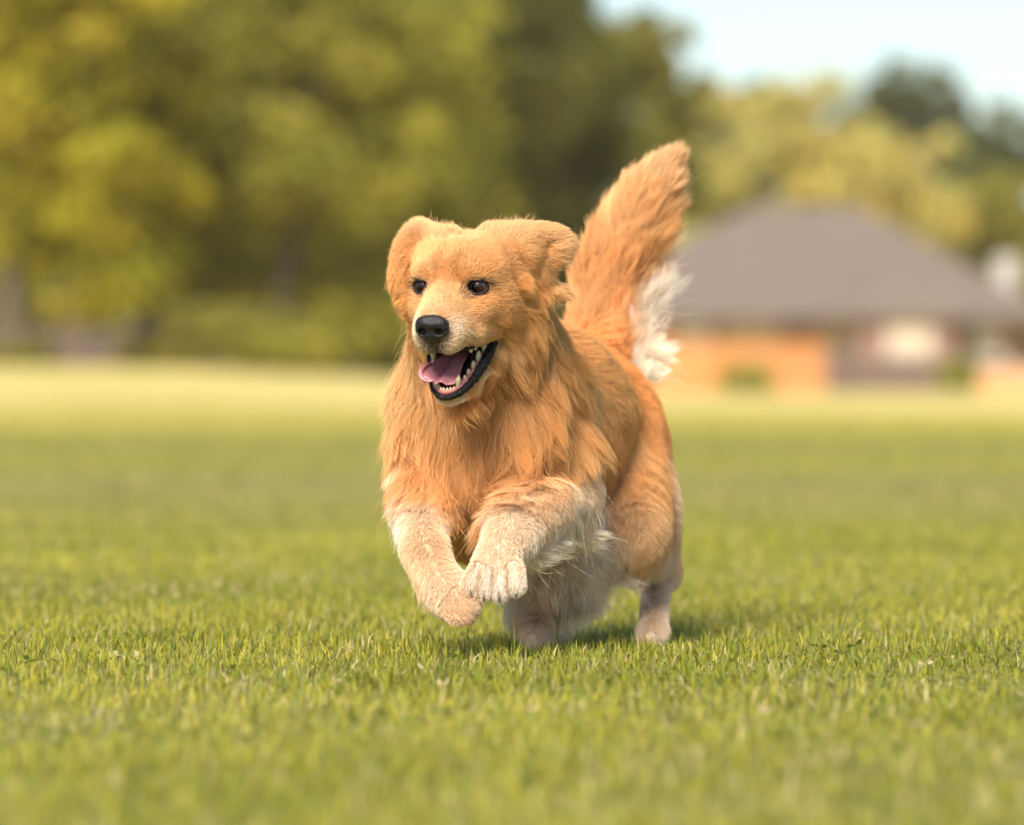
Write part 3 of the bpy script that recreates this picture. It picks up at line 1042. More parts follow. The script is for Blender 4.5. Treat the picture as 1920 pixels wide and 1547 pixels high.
# ruff and chest
an(1030, 590, 7.80, (.7, -.5, -.4), 42, GOLD, .3, .1, .65, 45, 'ruff')
an(1075, 660, 7.84, (.8, -.5, -.5), 75.64, GOLD, .3, .2, .7, 50, 'ruff')
an(985, 660, 7.75, (.55, -.8, -.1), 73.2, CHEST, .3, .2, .75, 45, 'ruff')
an(960, 740, 7.73, (.35, -1, .05), 87.84, CHEST, .3, .3, .8, 45, 'ruff')
an(1040, 760, 7.80, (.55, -.8, -.15), 80.52, GOLD, .3, .3, .75, 50, 'ruff')
an(875, 790, 7.72, (-.05, -1, .1), 95.16, GOLD, .32, .3, .8, 45, 'ruff')
an(770, 690, 7.80, (-.55, -.7, 0), 78.08, PALE, .35, .2, .7, 50, 'ruff')
an(765, 780, 7.81, (-.4, -.9, 0), 85.4, GOLD, .35, .3, .75, 50, 'ruff')
an(820, 720, 7.76, (-.35, -1, .1), 80.52, GOLD, .3, .2, .75, 45, 'ruff')
an(820, 860, 7.79, (.05, -1, .05), 95.16, CHEST, .35, .3, .85, 45, 'ruff')
an(900, 880, 7.75, (.15, -1, .1), 102.48, CHEST, .35, .3, .9, 50, 'ruff')
an(970, 850, 7.76, (-.15, -1, .1), 95.16, CHEST, .35, .3, .85, 45, 'ruff')
an(920, 940, 7.84, (.3, -.8, .1), 90.28, CHEST * .9, .3, .3, .8, 45, 'ruff')
an(930, 590, 7.90, (0, .2, -1), 40, GOLD, .3, 0, .6, 60, 'ruff')
# trunk
an(1090, 760, 7.94, (.4, -.8, -.4), 26, PALE, 0.13, .2, 0.4, 45)
an(1085, 850, 7.93, (.3, -1, -.2), 20, CREAM, 0.13, .2, 0.35, 40)
an(1140, 780, 8.05, (.4, -.75, -.6), 28, GOLD, 0.13, .25, 0.4, 50)
an(1130, 880, 8.02, (.25, -1, -.4), 34, CHEST, 0.13, .3, 0.45, 50)
an(1060, 670, 8.05, (.5, -.1, -.9), 34, GOLD, .25, .1, .5, 60)
an(1090, 660, 8.25, (.5, -.2, -.8), 38, RUST, .3, .1, .6, 60)
an(990, 990, 7.98, (.3, -.8, -.5), 50, PALE, .3, .2, .7, 50)
an(1060, 1000, 8.05, (.6, -.6, -.4), 60, UNDER, .3, .2, .75, 50)
an(900, 940, 7.95, (.2, -.9, -.4), 40, CHEST, .3, .2, .7, 50)
# rump and hind legs
an(1170, 720, 8.28, (.55, -.8, -.3), 26, RUST, 0.15, .15, 0.4, 50)
an(1190, 810, 8.24, (.4, -1, 0), 26, RUST * .8 + GOLD * .2, 0.13, .2, 0.4, 50)
an(1180, 900, 8.14, (.2, -1, .1), 28, GOLD, 0.15, .2, 0.45, 45, 'leg')
an(1240, 900, 8.26, (.5, -.9, -.2), 22, CREAM, 0.16, .2, 0.4, 40, 'leg')
an(1250, 980, 8.24, (.35, -1, 0), 16, PALE * .5 + CREAM * .5, 0.16, .2, 0.4, 40, 'leg')
an(1185, 990, 8.05, (.15, -1, .1), 18, PALE, 0.16, .2, 0.4, 40, 'leg')
an(1150, 1000, 8.10, (-.1, -1, .1), 26, GOLD * .9, 0.18, .2, 0.5, 40, 'leg')
an(1205, 1070, 8.14, (.1, -1, .1), 12, CREAM, .2, 0, .4, 30, 'leg')
an(1225, 1130, 8.16, (0, -1, .1), 8, CREAM * .5 + WHITE * .5, .2, 0, .3, 40, 'leg')
an(1220, 1195, 8.05, (0, -.8, .5), 7, CREAM * .5 + WHITE * .5, .25, 0, .3, 30, 'leg')
an(1080, 1000, 8.03, (.3, -1, 0), 50, UNDER, .28, .2, .7, 45, 'leg')
an(1110, 1080, 8.08, (.5, -1, 0), 60, UNDER, .3, .2, .75, 45, 'leg')
an(1040, 1090, 7.99, (0, -1, .1), 24, CREAM, .25, .2, .6, 40, 'leg')
an(985, 1120, 8.02, (-.7, -.7, 0), 40, CREAM, .3, .1, .7, 30, 'leg')
an(1000, 1165, 8.00, (0, -1, .1), 8, CREAM, .22, 0, .3, 30, 'leg')
an(1000, 1195, 7.97, (0, -.8, .5), 7, CREAM * .5 + WHITE * .5, .25, 0, .3, 30, 'leg')
# forelegs
an(770, 890, 7.82, (-.4, -1, 0), 16, WHITE, .25, .1, .45, 40, 'leg')
an(830, 900, 7.78, (.1, -1, .1), 16, GOLD, .25, .1, .5, 35, 'leg')
an(765, 970, 7.78, (-.75, -.7, -.1), 24, WHITE, .3, .1, .55, 30, 'leg')
an(800, 970, 7.73, (.05, -1, .1), 8, CREAM * .5 + WHITE * .5, .2, 0, .35, 30, 'leg')
an(835, 980, 7.77, (.2, -1, 0), 12, PALE, .25, 0, .4, 28, 'leg')
an(790, 1040, 7.68, (.15, -1, .1), 8, CREAM, .22, 0, .35, 30, 'leg')
an(775, 1070, 7.72, (-.2, -1, -.1), 18, CREAM, .3, 0, .5, 25, 'leg')
an(800, 1100, 7.70, (-.1, -1, -.1), 30, CREAM, .3, 0, .5, 22, 'leg')
an(835, 1090, 7.64, (.6, -.8, .1), 9, CREAM * .7 + WHITE * .3, .22, 0, .35, 30, 'leg')
an(872, 1140, 7.63, (.8, -.6, .1), 6, PINK * .5 + CREAM * .5, .28, 0, .4, 20, 'leg')
an(1060, 890, 7.84, (.1, -1, .1), 14, CREAM, .22, .1, .4, 40, 'leg')
an(1100, 930, 7.90, (.4, -1, -.2), 18, CREAM, .28, .1, .5, 35, 'leg')
an(1000, 920, 7.75, (-.4, -1, .3), 9, PALE * .4 + CREAM * .6, .2, 0, .35, 40, 'leg')
an(1045, 970, 7.82, (.4, -1, 0), 24, WHITE, .3, .1, .6, 35, 'leg')
an(1010, 1000, 7.74, (.55, -.8, -.2), 50, WHITE, .35, .1, .7, 28, 'leg')
an(1060, 985, 7.86, (.8, -.5, -.3), 70, WHITE, .35, .1, .75, 28, 'leg')
an(985, 1030, 7.69, (.5, -1, -.3), 40, WHITE, .3, .1, .7, 20, 'leg')
an(945, 990, 7.65, (-.3, -1, .2), 7, CREAM * .6 + WHITE * .4, .2, 0, .3, 30, 'leg')
an(925, 1040, 7.63, (-.2, -1, .1), 7, CREAM * .6 + WHITE * .4, .2, 0, .3, 25, 'leg')
an(925, 1095, 7.62, (-.05, -1, .2), 6, WHITE * .95, .25, 0, .3, 25, 'leg')
# tail: rust near the rump, gold plume, white underside
an(1080, 620, 8.40, (-.2, 1, 0), 40, GOLD, .3, 0, .6, 45, 'tail')
an(1120, 640, 8.38, (.5, .3, .3), 44, RUST, .35, 0, .7, 45, 'tail')
an(1110, 530, 8.44, (-.25, 1, .1), 44, GOLD, .35, 0, .65, 45, 'tail')
an(1140, 540, 8.41, (.5, .5, .3), 60, RUST * .6 + GOLD * .4, .4, 0, .75, 40, 'tail')
an(1150, 430, 8.46, (-.1, 1, .1), 50, PALE, .35, 0, .65, 45, 'tail')
an(1190, 440, 8.44, (.45, .85, .2), 66, GOLD, .38, 0, .7, 45, 'tail')
an(1200, 350, 8.47, (0, 1, 0), 38, PALE, .35, 0, .6, 45, 'tail')
an(1240, 340, 8.46, (.35, 1, 0), 36, PALE, .35, 0, .6, 40, 'tail')
an(1258, 308, 8.47, (.1, 1, 0), 30, PALE, .3, 0, .6, 30, 'tail')
an(1250, 380, 8.48, (.6, .85, 0), 48, PALE, .4, 0, .65, 40, 'tail')
an(1225, 440, 8.50, (.8, .6, 0), 60, GOLD, .66, 0, .7, 40, 'tail')
an(1195, 510, 8.48, (.95, .3, .1), 74, GOLD, .66, 0, .7, 40, 'tail')
an(1182, 570, 8.52, (1, -.35, 0), 120, CREAM, .66, .1, .7, 33, 'tail')
an(1170, 630, 8.50, (.7, -.75, 0), 135, WHITE, .66, .2, .75, 33, 'tail')
an(1162, 690, 8.46, (.45, -1, 0), 130, WHITE, .66, .3, .75, 33, 'tail')

for i_, a in enumerate(ANCH):                    # short coat lies flat on face and legs
    if a[2] < 18:
        ANCH[i_] = a[:4] + (a[4] * .6,) + a[5:]
A_P = np.array([a[0] for a in ANCH]); A_D = np.array([a[1] / np.linalg.norm(a[1]) for a in ANCH])
A_S = np.array([[a[2], a[4], a[5], a[6], *a[3]] for a in ANCH]); A_SG = np.array([a[7] for a in ANCH])
ZONES = ['head', 'ear', 'ruff', 'body', 'leg', 'tail']
A_Z = np.array([ZONES.index(a[8]) for a in ANCH])


def coat(p):
    """blend the anchors at points p -> direction, (length mm, lift, gravity, clump, rgb), zone"""
    D = np.empty((len(p), 3)); S = np.empty((len(p), A_S.shape[1])); Z = np.empty(len(p), int)
    for c in range(0, len(p), 40000):
        q = p[c:c + 40000]
        d2 = ((q[:, None, :] - A_P[None]) ** 2).sum(-1)
        x = d2 / (2 * (A_SG * 0.75) ** 2)
        w = np.exp(-np.minimum(x, 60)) + 1e-6 / (x + 0.5) ** 2
        Z[c:c + 40000] = A_Z[np.argmax(w, 1)]
        w /= w.sum(1, keepdims=True)
        D[c:c + 40000] = w @ A_D
        S[c:c + 40000] = w @ A_S
    return D / np.maximum(np.linalg.norm(D, axis=1, keepdims=True), 1e-9), S, Z


def to_head(p):
    return (p - H_O) @ HEAD_AX.T * 1000.0


def bare(p):
    """1 where the skin carries no fur: mouth, eyes, nose"""
    q = to_head(p)
    b = np.zeros(len(p), bool)
    for f in MOUTH:
        b |= f(p.astype(np.float32)) < 0.0035
    for s in (-1, 1):
        e = EYES[s] + HV((s * 1.0, 9, -0.5)) / 1000
        r = (p - e) @ HEAD_AX.T * 1000.0
        b |= (r[:, 0] / 18.0) ** 2 + (r[:, 2] / 12.0) ** 2 + (r[:, 1] / 20.0) ** 2 < 1
    b |= (q[:, 0] / 23.5) ** 2 + ((q[:, 2] + 36) / 20) ** 2 + ((q[:, 1] - 88) / 17) ** 2 < 1
    lp = np.array(LIP_LINE, float)
    m = q * np.array([1, 1, 1])
    m[:, 0] = np.abs(m[:, 0])
    for (a, c) in zip(lp[:-1], lp[1:]):
        ba = c - a
        h = np.clip(((m - a) @ ba) / (ba @ ba), 0, 1)
        b |= np.linalg.norm(m - a - h[:, None] * ba, axis=1) < 8.2
    yy = np.clip(m[:, 1], -37, 54)
    lz, lx = np.interp(yy, lp[:, 1], lp[:, 2]), np.interp(yy, lp[:, 1], lp[:, 0])
    up = np.array([(44, -37, -82), (42, -18, -80), (37, 8, -80), (30, 34, -78), (19, 56, -75), (0, 70, -70)], float)
    uz, ux = np.interp(m[:, 1], up[:, 1], up[:, 2]), np.interp(m[:, 1], up[:, 1], up[:, 0])
    b |= (m[:, 2] > lz - 4) & (m[:, 2] < uz + 0.5) & (m[:, 0] < np.maximum(lx, ux) + 3) & (m[:, 1] > -38) & (m[:, 1] < 74)
    b |= (m[:, 2] > lz - 4) & (m[:, 2] < uz + 26) & (m[:, 0] < ux - 7) & (m[:, 1] > -38) & (m[:, 1] < 64)
    return b


LIP_LINE = [(44, -37, -84), (43, -20, -97), (37, 2, -112), (29, 22, -125), (19, 41, -134), (8.5, 51, -138), (0, 53, -139)]


def vnoise(p, scale, seed):
    """cheap smooth 3D value noise in -1..1"""
    q = p / scale
    i = np.floor(q).astype(np.int64)
    t = q - i
    t = t * t * (3 - 2 * t)
    out = 0
    for a in (0, 1):
        for b in (0, 1):
            for c in (0, 1):
                h = ((i[:, 0] + a) * 73856093) ^ ((i[:, 1] + b) * 19349663) ^ ((i[:, 2] + c) * 83492791) ^ (seed * 2654435761)
                h = (h ^ (h >> 13)) * 1274126177 & 0x7fffffff
                v = (h % 20011) / 10005.5 - 1
                w = (t[:, 0] if a else 1 - t[:, 0]) * (t[:, 1] if b else 1 - t[:, 1]) * (t[:, 2] if c else 1 - t[:, 2])
                out = out + v * w
    return out


def nrm(v):
    return v / np.maximum(np.linalg.norm(v, axis=1, keepdims=True), 1e-9)


SEG = 8
tri = np.concatenate([SKIN_Q[:, [0, 1, 2]], SKIN_Q[:, [0, 2, 3]]])
ta, tb, tc_ = SKIN_V[tri[:, 0]], SKIN_V[tri[:, 1]], SKIN_V[tri[:, 2]]
tn = np.cross(tb - ta, tc_ - ta)
tarea = np.linalg.norm(tn, axis=1) * 0.5
tcen = (ta + tb + tc_) / 3
tdir, tst, tz = coat(tcen)
facing = (nrm(tn) * nrm(np.array([0, 0, CAM_H]) - tcen)).sum(1)
dens = np.array([15.0, 10.0, 4.4, 3.8, 8.5, 4.0])[tz]
dens = dens * np.where(facing > -0.25, 1.0, 0.3) * FUR_DENSITY
wt = tarea * dens
n_fur = int(wt.sum() * 1e5)
pick = rng.choice(len(tri), n_fur, p=wt / wt.sum())
u, v = rng.random(n_fur), rng.random(n_fur)
fl = u + v > 1
u[fl], v[fl] = 1 - u[fl], 1 - v[fl]
ROOT = ta[pick] + u[:, None] * (tb - ta)[pick] + v[:, None] * (tc_ - ta)[pick]
ROOT = ROOT[~bare(ROOT)].astype(np.float64)
N_F = len(ROOT)
F_D, F_S, F_Z = coat(ROOT)
# long feathering and loose wisps set on top of the coat: root pixel, depth, spread mm, count, direction, length, colour, lift, sag, lock
FEATHERS = [(985, 1000, 7.72, 22, 1000, (.35, -1, -.15), 80, UNDER, .5, .3, .55, 4), (1035, 985, 7.80, 26, 900, (.5, -1, -.15), 85, UNDER, .5, .3, .55, 4),
            (1060, 1060, 8.0, 40, 1200, (.3, -1, .1), 70, UNDER, .4, .3, .55, 4), (1062, 955, 7.88, 34, 900, (.45, -.9, -.1), 80, UNDER, .45, .3, .55, 4), (1010, 1005, 7.97, 45, 1500, (.35, -1, .05), 105, UNDER, .4, .3, .55, 3),
            (1085, 1000, 8.04, 36, 900, (1, -.35, .1), 85, CREAM, .5, .15, .6, 3), (1085, 1075, 8.06, 40, 1600, (.5, -1, 0), 100, UNDER, .45, .3, .6, 4), (1100, 1020, 8.08, 30, 900, (.9, -.5, .1), 80, UNDER, .5, .2, .6, 4),
            (982, 1112, 8.04, 20, 900, (-.85, -.5, .1), 56, UNDER, .55, .1, .75, 4), (757, 950, 7.79, 24, 1100, (-.8, -.55, 0), 40, WHITE, .55, .1, .6, 4), (758, 995, 7.75, 20, 900, (-.7, -.7, 0), 34, WHITE, .5, .1, .6, 4), (765, 895, 7.83, 24, 700, (-.6, -.8, 0), 34, WHITE, .45, .1, .6, 4),
            (798, 1085, 7.69, 18, 700, (-.3, -1, -.1), 44, CREAM, .5, .1, .6, 4), (765, 720, 7.80, 60, 420, (-.85, -.5, 0), 88, PALE, .55, .15, .7, 2),
            (885, 893, 7.78, 90, 2600, (.25, -1, .15), 92, CHEST * 1.05, .5, .35, .95, 2), (960, 880, 7.78, 60, 1200, (-.25, -1, .15), 80, CHEST * 1.05, .5, .35, .95, 2), (815, 880, 7.79, 50, 900, (.45, -1, .1), 90, CHEST, .5, .35, .95, 2), (1000, 800, 7.76, 60, 500, (-.3, -1, .1), 80, GOLD, .42, .3, .9, 2),
            (1152, 640, 8.47, 34, 4200, (.78, -.62, -.05), 125, WHITE * 1.04, .6, .2, .85, 5), (1146, 698, 8.43, 34, 4000, (.5, -.95, -.05), 125, WHITE * 1.04, .55, .3, .85, 5),
            (1166, 570, 8.49, 30, 2600, (.98, -.3, -.05), 108, WHITE, .62, .15, .8, 5), (1182, 515, 8.50, 24, 1500, (1, .05, -.05), 86, CREAM, .62, .1, .85, 5), (1030, 600, 7.79, 40, 350, (.8, -.3, -.2), 55, PALE, .5, .1, .8, 2),
            (960, 430, 7.70, 40, 200, (.3, .7, -.3), 24, PALE, .8, 0, .5, 1), (830, 428, 7.71, 35, 200, (.1, .8, -.3), 22, PALE, .8, 0, .5, 1),
            (1050, 468, 7.72, 24, 260, (1, .1, 0), 24, PALE, .6, 0, .6, 1), (748, 505, 7.68, 22, 350, (-.55, -.85, 0), 28, GOLD, .5, 0, .8, 1), (755, 570, 7.69, 22, 450, (-.25, -1, 0), 42, GOLD, .45, 0, .85, 1), (1232, 395, 8.48, 40, 900, (.6, .8, .05), 56, PALE, .45, 0, .7, 5), (1205, 450, 8.48, 40, 900, (.8, .5, .1), 66, GOLD, .5, 0, .75, 5), (1040, 546, 7.735, 18, 260, (1, .35, 0), 30, PALE, .5, 0, .8, 1)]
ex = []
for (px, py, Y, sp, n_, d_, ln_, c_, lf_, gr_, cl_, zn_) in FEATHERS:
    d2 = ((tcen - P(px, py, Y)) ** 2).sum(1)
    w = tarea * np.exp(-d2 / (2 * (sp / 2000.0) ** 2)) * (d2 < (sp * 1.6 / 1000.0) ** 2)
    if w.sum() <= 0:
        w = tarea * (d2 <= np.sort(d2)[400])
    pk = rng.choice(len(tri), n_, p=w / w.sum())
    u, v = rng.random(n_), rng.random(n_)
    fl = u + v > 1
    u[fl], v[fl] = 1 - u[fl], 1 - v[fl]
    rt = ta[pk] + u[:, None] * (tb - ta)[pk] + v[:, None] * (tc_ - ta)[pk]
    dd_ = np.tile(np.array([d_[0], -d_[2], d_[1]]) / np.linalg.norm(d_), (n_, 1))
    ss_ = np.tile(np.array([ln_, lf_, gr_, cl_, *c_]), (n_, 1))
    dd_ = nrm(dd_ + rng.normal(0, .16, (n_, 3)))
    ss_[:, 0] *= rng.uniform(.5, 1.1, n_)
    ex.append((rt, dd_, ss_, np.full(n_, zn_)))
for rt, dd_, ss_, zz_ in ex:
    kp = ~bare(rt.astype(np.float64))
    ROOT = np.concatenate([ROOT, rt[kp]]); F_D = np.concatenate([F_D, dd_[kp]]); F_S = np.concatenate([F_S, ss_[kp]]); F_Z = np.concatenate([F_Z, zz_[kp]])
N_F = len(ROOT)
F_N = sdf_grad(ROOT)


def grow(root, nor, d, st, jit):
    """strands as (n, SEG+1, 3): start along the coat, kept outside the skin, sagging with gravity"""
    n = len(root)
    tang = d - (d * nor).sum(1, keepdims=True) * nor
    tl = np.linalg.norm(tang, axis=1, keepdims=True)
    tang = nrm(tang + 1e-4)
    lift = st[:, 1:2] + (np.clip((st[:, 0:1] - 15) / 40, 0, 1) * 0.13 * vnoise(root, 0.028, 15)[:, None]) + np.clip(1 - tl, 0, 1) * 0.5 * st[:, 1:2]
    swirl = nrm(np.cross(nor, tang))
    a1 = (vnoise(root, 0.045, 3)[:, None] * 0.35 + vnoise(root, 0.016, 5)[:, None] * 0.18) * np.interp(st[:, 0:1], [10, 30], [.4, 1])
    dir0 = nrm(tang * (1 - lift) + nor * lift + swirl * (a1 + jit[:, 0:1]) + nor * jit[:, 1:2])
    ln = st[:, 0:1] / 1000.0 * (1 + jit[:, 2:3])
    step = ln / SEG
    pts = np.empty((n, SEG + 1, 3))
    pts[:, 0] = root - nor * 0.0008
    cur = pts[:, 0].copy()
    dr = dir0
    for k in range(1, SEG + 1):
        t = k / SEG
        dr = nrm(dr + np.array([0, 0, -1.0]) * st[:, 2:3] * 0.22 * t + tang * 0.10)
        cur = cur + dr * step
        dd = grid_d(cur)
        floor = np.minimum(0.0012 + 0.10 * ln[:, 0] * t, 0.004)
        low = dd < floor
        if low.any():
            g = grid_n(cur[low])
            cur[low] += g * (floor[low] - dd[low])[:, None]
        dr = nrm(cur - pts[:, k - 1])
        pts[:, k] = cur
    return pts


# locks: big and small guide strands; every hair bends towards its lock at the tip
def locks(spacing, seed):
    cell = np.floor(ROOT / spacing + np.array([.31, .57, .13]) * seed).astype(np.int64)
    key = (cell[:, 0] * 100003 + cell[:, 1]) * 100003 + cell[:, 2]
    _, first = np.unique(key, return_index=True)
    kd = KDTree(len(first))
    for i, f in enumerate(first):
        kd.insert(ROOT[f], i)
    kd.balance()
    jr = ROOT + rng.normal(0, spacing * 0.12, ROOT.shape)
    near = np.fromiter((kd.find(c)[1] for c in jr), int, N_F)
    return first, near


js = np.interp(F_S[:, 0], [6, 25], [.55, 1.0])
jit = np.stack([rng.normal(0, .055, N_F) * js, rng.normal(0, .03, N_F) * js, rng.normal(0, .16, N_F)], 1)
stray = rng.random(N_F) < np.where(F_Z == 0, .01, .022)
jit[stray, 0] *= 2.6; jit[stray, 1] = np.abs(jit[stray, 1]) * 2.5; jit[stray, 2] = np.abs(jit[stray, 2]) * 1.2
STR = grow(ROOT, F_N, F_D, F_S, jit)
ts = np.linspace(0, 1, SEG + 1)[None, :, None]
long_ = np.clip((F_S[:, 0] - 8) / 30, 0, 1)
lock_tint = np.zeros(N_F)
for spacing, seed, amt in ((0.034, 1, 0.85), (0.012, 2, 1.0)):
    first, near = locks(spacing, seed)
    gp = STR[first]
    # each lock waves a little, sideways to its own run
    gd = nrm(gp[:, -1] - gp[:, 0]); gs = nrm(np.cross(gd, F_N[first]))
    ph = rng.random(len(first)) * 6.28; am = rng.normal(0, 0.16, len(first)) * F_S[first, 0] / 1000
    fr = rng.uniform(3.5, 7.5, len(first))
    gp = gp + gs[:, None, :] * (am[:, None] * (np.sin(ph[:, None] + fr[:, None] * ts[:, :, 0]) - np.sin(ph)[:, None]) * ts[:, :, 0])[:, :, None]
    c = (F_S[:, 3] * amt * long_ * np.where(stray, 0.25, 1.0) * rng.uniform(.75, 1, N_F))[:, None, None] * ts ** 1.3
    G_ = gp[near]
    scale = (np.linalg.norm(STR[:, -1] - STR[:, 0], axis=1) / np.maximum(np.linalg.norm(G_[:, -1] - G_[:, 0], axis=1), 1e-5))
    scale = np.clip(scale, 0.4, 1.25)[:, None, None]
    G_ = G_[:, :1] + (G_ - G_[:, :1]) * scale
    off = (STR[:, :1] - G_[:, :1])
    STR = STR * (1 - c) + (G_ + off * (1 - 0.82 * ts)) * c
    lock_tint += rng.normal(0, 0.5, len(first))[near] * (0.6 if seed == 1 else 0.4)

tint = F_S[:, 4:7].copy()
shade = 1 + 0.10 * vnoise(ROOT, 0.03, 9) + 0.17 * np.clip(lock_tint, -1.2, 1.2) * long_ + rng.normal(0, 1, N_F) * np.where(F_Z <= 1, .07, .05) + np.where(F_Z <= 1, .10 * vnoise(ROOT, .011, 33), 0)
tint = tint * np.clip(shade, .55, 1.5)[:, None]
qh = to_head(ROOT)
# dark stippled hairs round the nose and on the upper lip
m = (np.abs(qh[:, 0]) < 32) & (qh[:, 1] > 62) & (qh[:, 2] < -38) & (qh[:, 2] > -84)
dark = m & (rng.random(N_F) < np.clip(1.05 - np.abs(qh[:, 0]) / 24 - np.clip((-48 - qh[:, 2]) / 70, 0, .6), 0, .75))
tint[dark] = np.array((0.03, 0.022, 0.018))
for s in (-1, 1):
    r = (ROOT - EYES[s]) @ HEAD_AX.T * 1000.0
    e = np.sqrt((r[:, 0] / 1.35) ** 2 + r[:, 2] ** 2)
    m = (e < 14.5) & (np.abs(r[:, 1]) < 40) & (rng.random(N_F) < np.clip((14.5 - e) / 4, 0, .45))
    tint[m] *= np.array((.16, .12, .12))

# darker hair in the toe clefts: brown fur, with shade put into the tint
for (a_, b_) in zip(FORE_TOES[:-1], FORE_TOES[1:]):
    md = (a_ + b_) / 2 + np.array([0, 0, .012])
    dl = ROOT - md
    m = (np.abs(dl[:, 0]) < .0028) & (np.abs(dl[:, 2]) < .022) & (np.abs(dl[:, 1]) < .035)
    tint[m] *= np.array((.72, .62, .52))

fur_mat = bpy.data.materials.new('golden_fur')
fur_mat.use_nodes = True
nt = fur_mat.node_tree
nt.nodes.clear()
o_ = nt.nodes.new('ShaderNodeOutputMaterial')
at = nt.nodes.new('ShaderNodeAttribute'); at.attribute_name = 'tint'
hi_ = nt.nodes.new('ShaderNodeHairInfo')
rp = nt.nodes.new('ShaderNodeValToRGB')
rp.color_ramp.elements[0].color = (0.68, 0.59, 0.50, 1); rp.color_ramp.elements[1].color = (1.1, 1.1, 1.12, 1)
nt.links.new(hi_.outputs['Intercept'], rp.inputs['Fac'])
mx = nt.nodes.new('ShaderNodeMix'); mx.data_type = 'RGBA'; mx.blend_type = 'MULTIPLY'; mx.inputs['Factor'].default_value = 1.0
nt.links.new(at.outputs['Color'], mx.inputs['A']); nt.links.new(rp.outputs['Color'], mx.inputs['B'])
HC = mx.outputs['Result']
df = nt.nodes.new('ShaderNodeBsdfDiffuse'); tr = nt.nodes.new('ShaderNodeBsdfTranslucent')
hr = nt.nodes.new('ShaderNodeBsdfHair'); hr.component = 'Reflection'
hr.inputs['RoughnessU'].default_value = 0.35; hr.inputs['RoughnessV'].default_value = 0.6; hr.inputs['Offset'].default_value = R(-4)
hr.inputs['Color'].default_value = (0.9, 0.8, 0.66, 1)
m1 = nt.nodes.new('ShaderNodeMixShader'); m1.inputs[0].default_value = 0.34
m2 = nt.nodes.new('ShaderNodeMixShader'); m2.inputs[0].default_value = 0.08
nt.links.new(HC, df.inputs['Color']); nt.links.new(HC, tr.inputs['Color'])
nt.links.new(df.outputs[0], m1.inputs[1]); nt.links.new(tr.outputs[0], m1.inputs[2])
nt.links.new(m1.outputs[0], m2.inputs[1]); nt.links.new(hr.outputs[0], m2.inputs[2])
nt.links.new(m2.outputs[0], o_.inputs['Surface'])


def curves_obj(name, pts, rad, rgb, mat, parent):
    n, k, _ = pts.shape
    hc = bpy.data.hair_curves.new(name)
    hc.add_curves([k] * n)
    hc.points.foreach_set('position', pts.astype(np.float32).ravel())
    ra = hc.attributes.get('radius') or hc.attributes.new('radius', 'FLOAT', 'POINT')
    ra.data.foreach_set('value', rad.astype(np.float32).ravel())
    ca = hc.attributes.new('tint', 'FLOAT_COLOR', 'CURVE')
    ca.data.foreach_set('color', np.concatenate([rgb, np.ones((n, 1))], 1).astype(np.float32).ravel())
    hc.materials.append(mat)
    o = bpy.data.objects.new(name, hc)
    col.objects.link(o)
    o.parent = parent
    return o


dog = empty('dog')
tag(dog, 'golden retriever running over the lawn, mouth open, tongue out and bushy tail raised', 'dog')

skin = Mat('dog_skin').set(Roughness=0.9)
ska = skin.node('ShaderNodeAttribute', attribute_name='tint')
skin.link(ska.outputs['Color'], skin.b.inputs['Base Color'])
skin.b.inputs['Specular IOR Level'].default_value = 0.1
_, vs_, _ = coat(SKIN_V)
vc = vs_[:, 4:7] * 0.72
vb = bare(SKIN_V.astype(np.float64))
vc[vb] = (0.045, 0.014, 0.014)
body = big_mesh('body', SKIN_V, SKIN_Q, skin.m, dog, color=vc)

thick = np.interp(F_S[:, 0], [6, 20, 40], [.00016, .00018, .00020]) * FUR_THICK
prof = np.array([0.9, 1, 1, .95, .9, .8, .65, .45, .15])
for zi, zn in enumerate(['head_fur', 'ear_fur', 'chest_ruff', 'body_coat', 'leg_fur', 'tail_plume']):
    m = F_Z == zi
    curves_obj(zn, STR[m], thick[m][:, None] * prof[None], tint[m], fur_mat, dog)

# whiskers on the muzzle and a few long brow hairs
wr = np.random.default_rng(5)
wp = []
for s_ in (-1, 1):
    for k in range(9):
        q0 = np.array([s_ * wr.uniform(24, 33), wr.uniform(38, 66), wr.uniform(-52, -34)])
        d0 = nrm(np.array([[s_ * wr.uniform(.5, 1), wr.uniform(-.5, .3), wr.uniform(-.5, .1)]]))[0]
        L = wr.uniform(14, 32)
        wp.append([H(*(q0 + d0 * L * t + np.array([0, -10, -9]) * (t * t) * L / 45)) for t in np.linspace(0, 1, 7)])
    for k in range(4):
        q0 = np.array([s_ * wr.uniform(22, 34), 8, wr.uniform(20, 28)]); d0 = nrm(np.array([[s_ * wr.uniform(.1, .6), wr.uniform(.2, .6), wr.uniform(.5, 1)]]))[0]
        wp.append([H(*(q0 + d0 * 22 * t + np.array([0, -6, 0]) * t * t)) for t in np.linspace(0, 1, 7)])
wp = np.array(wp)
wcol_ = np.where(wr.random((len(wp), 1)) < .6, np.array([[.85, .75, .6]]), np.array([[.1, .07, .05]]))
curves_obj('whiskers', wp, np.tile(np.linspace(.00022, .00005, 7), (len(wp), 1)), wcol_, fur_mat, dog)

# ---- face and paw details
def poly_local(prims, lo, hi, h):
    """mesh a small list of (sdf, blend, mode) prims"""
    global PRIMS
    keep_, PRIMS = PRIMS, prims
    try:
        return polygonize(np.array(lo), np.array(hi), h)
    finally:
        PRIMS = keep_


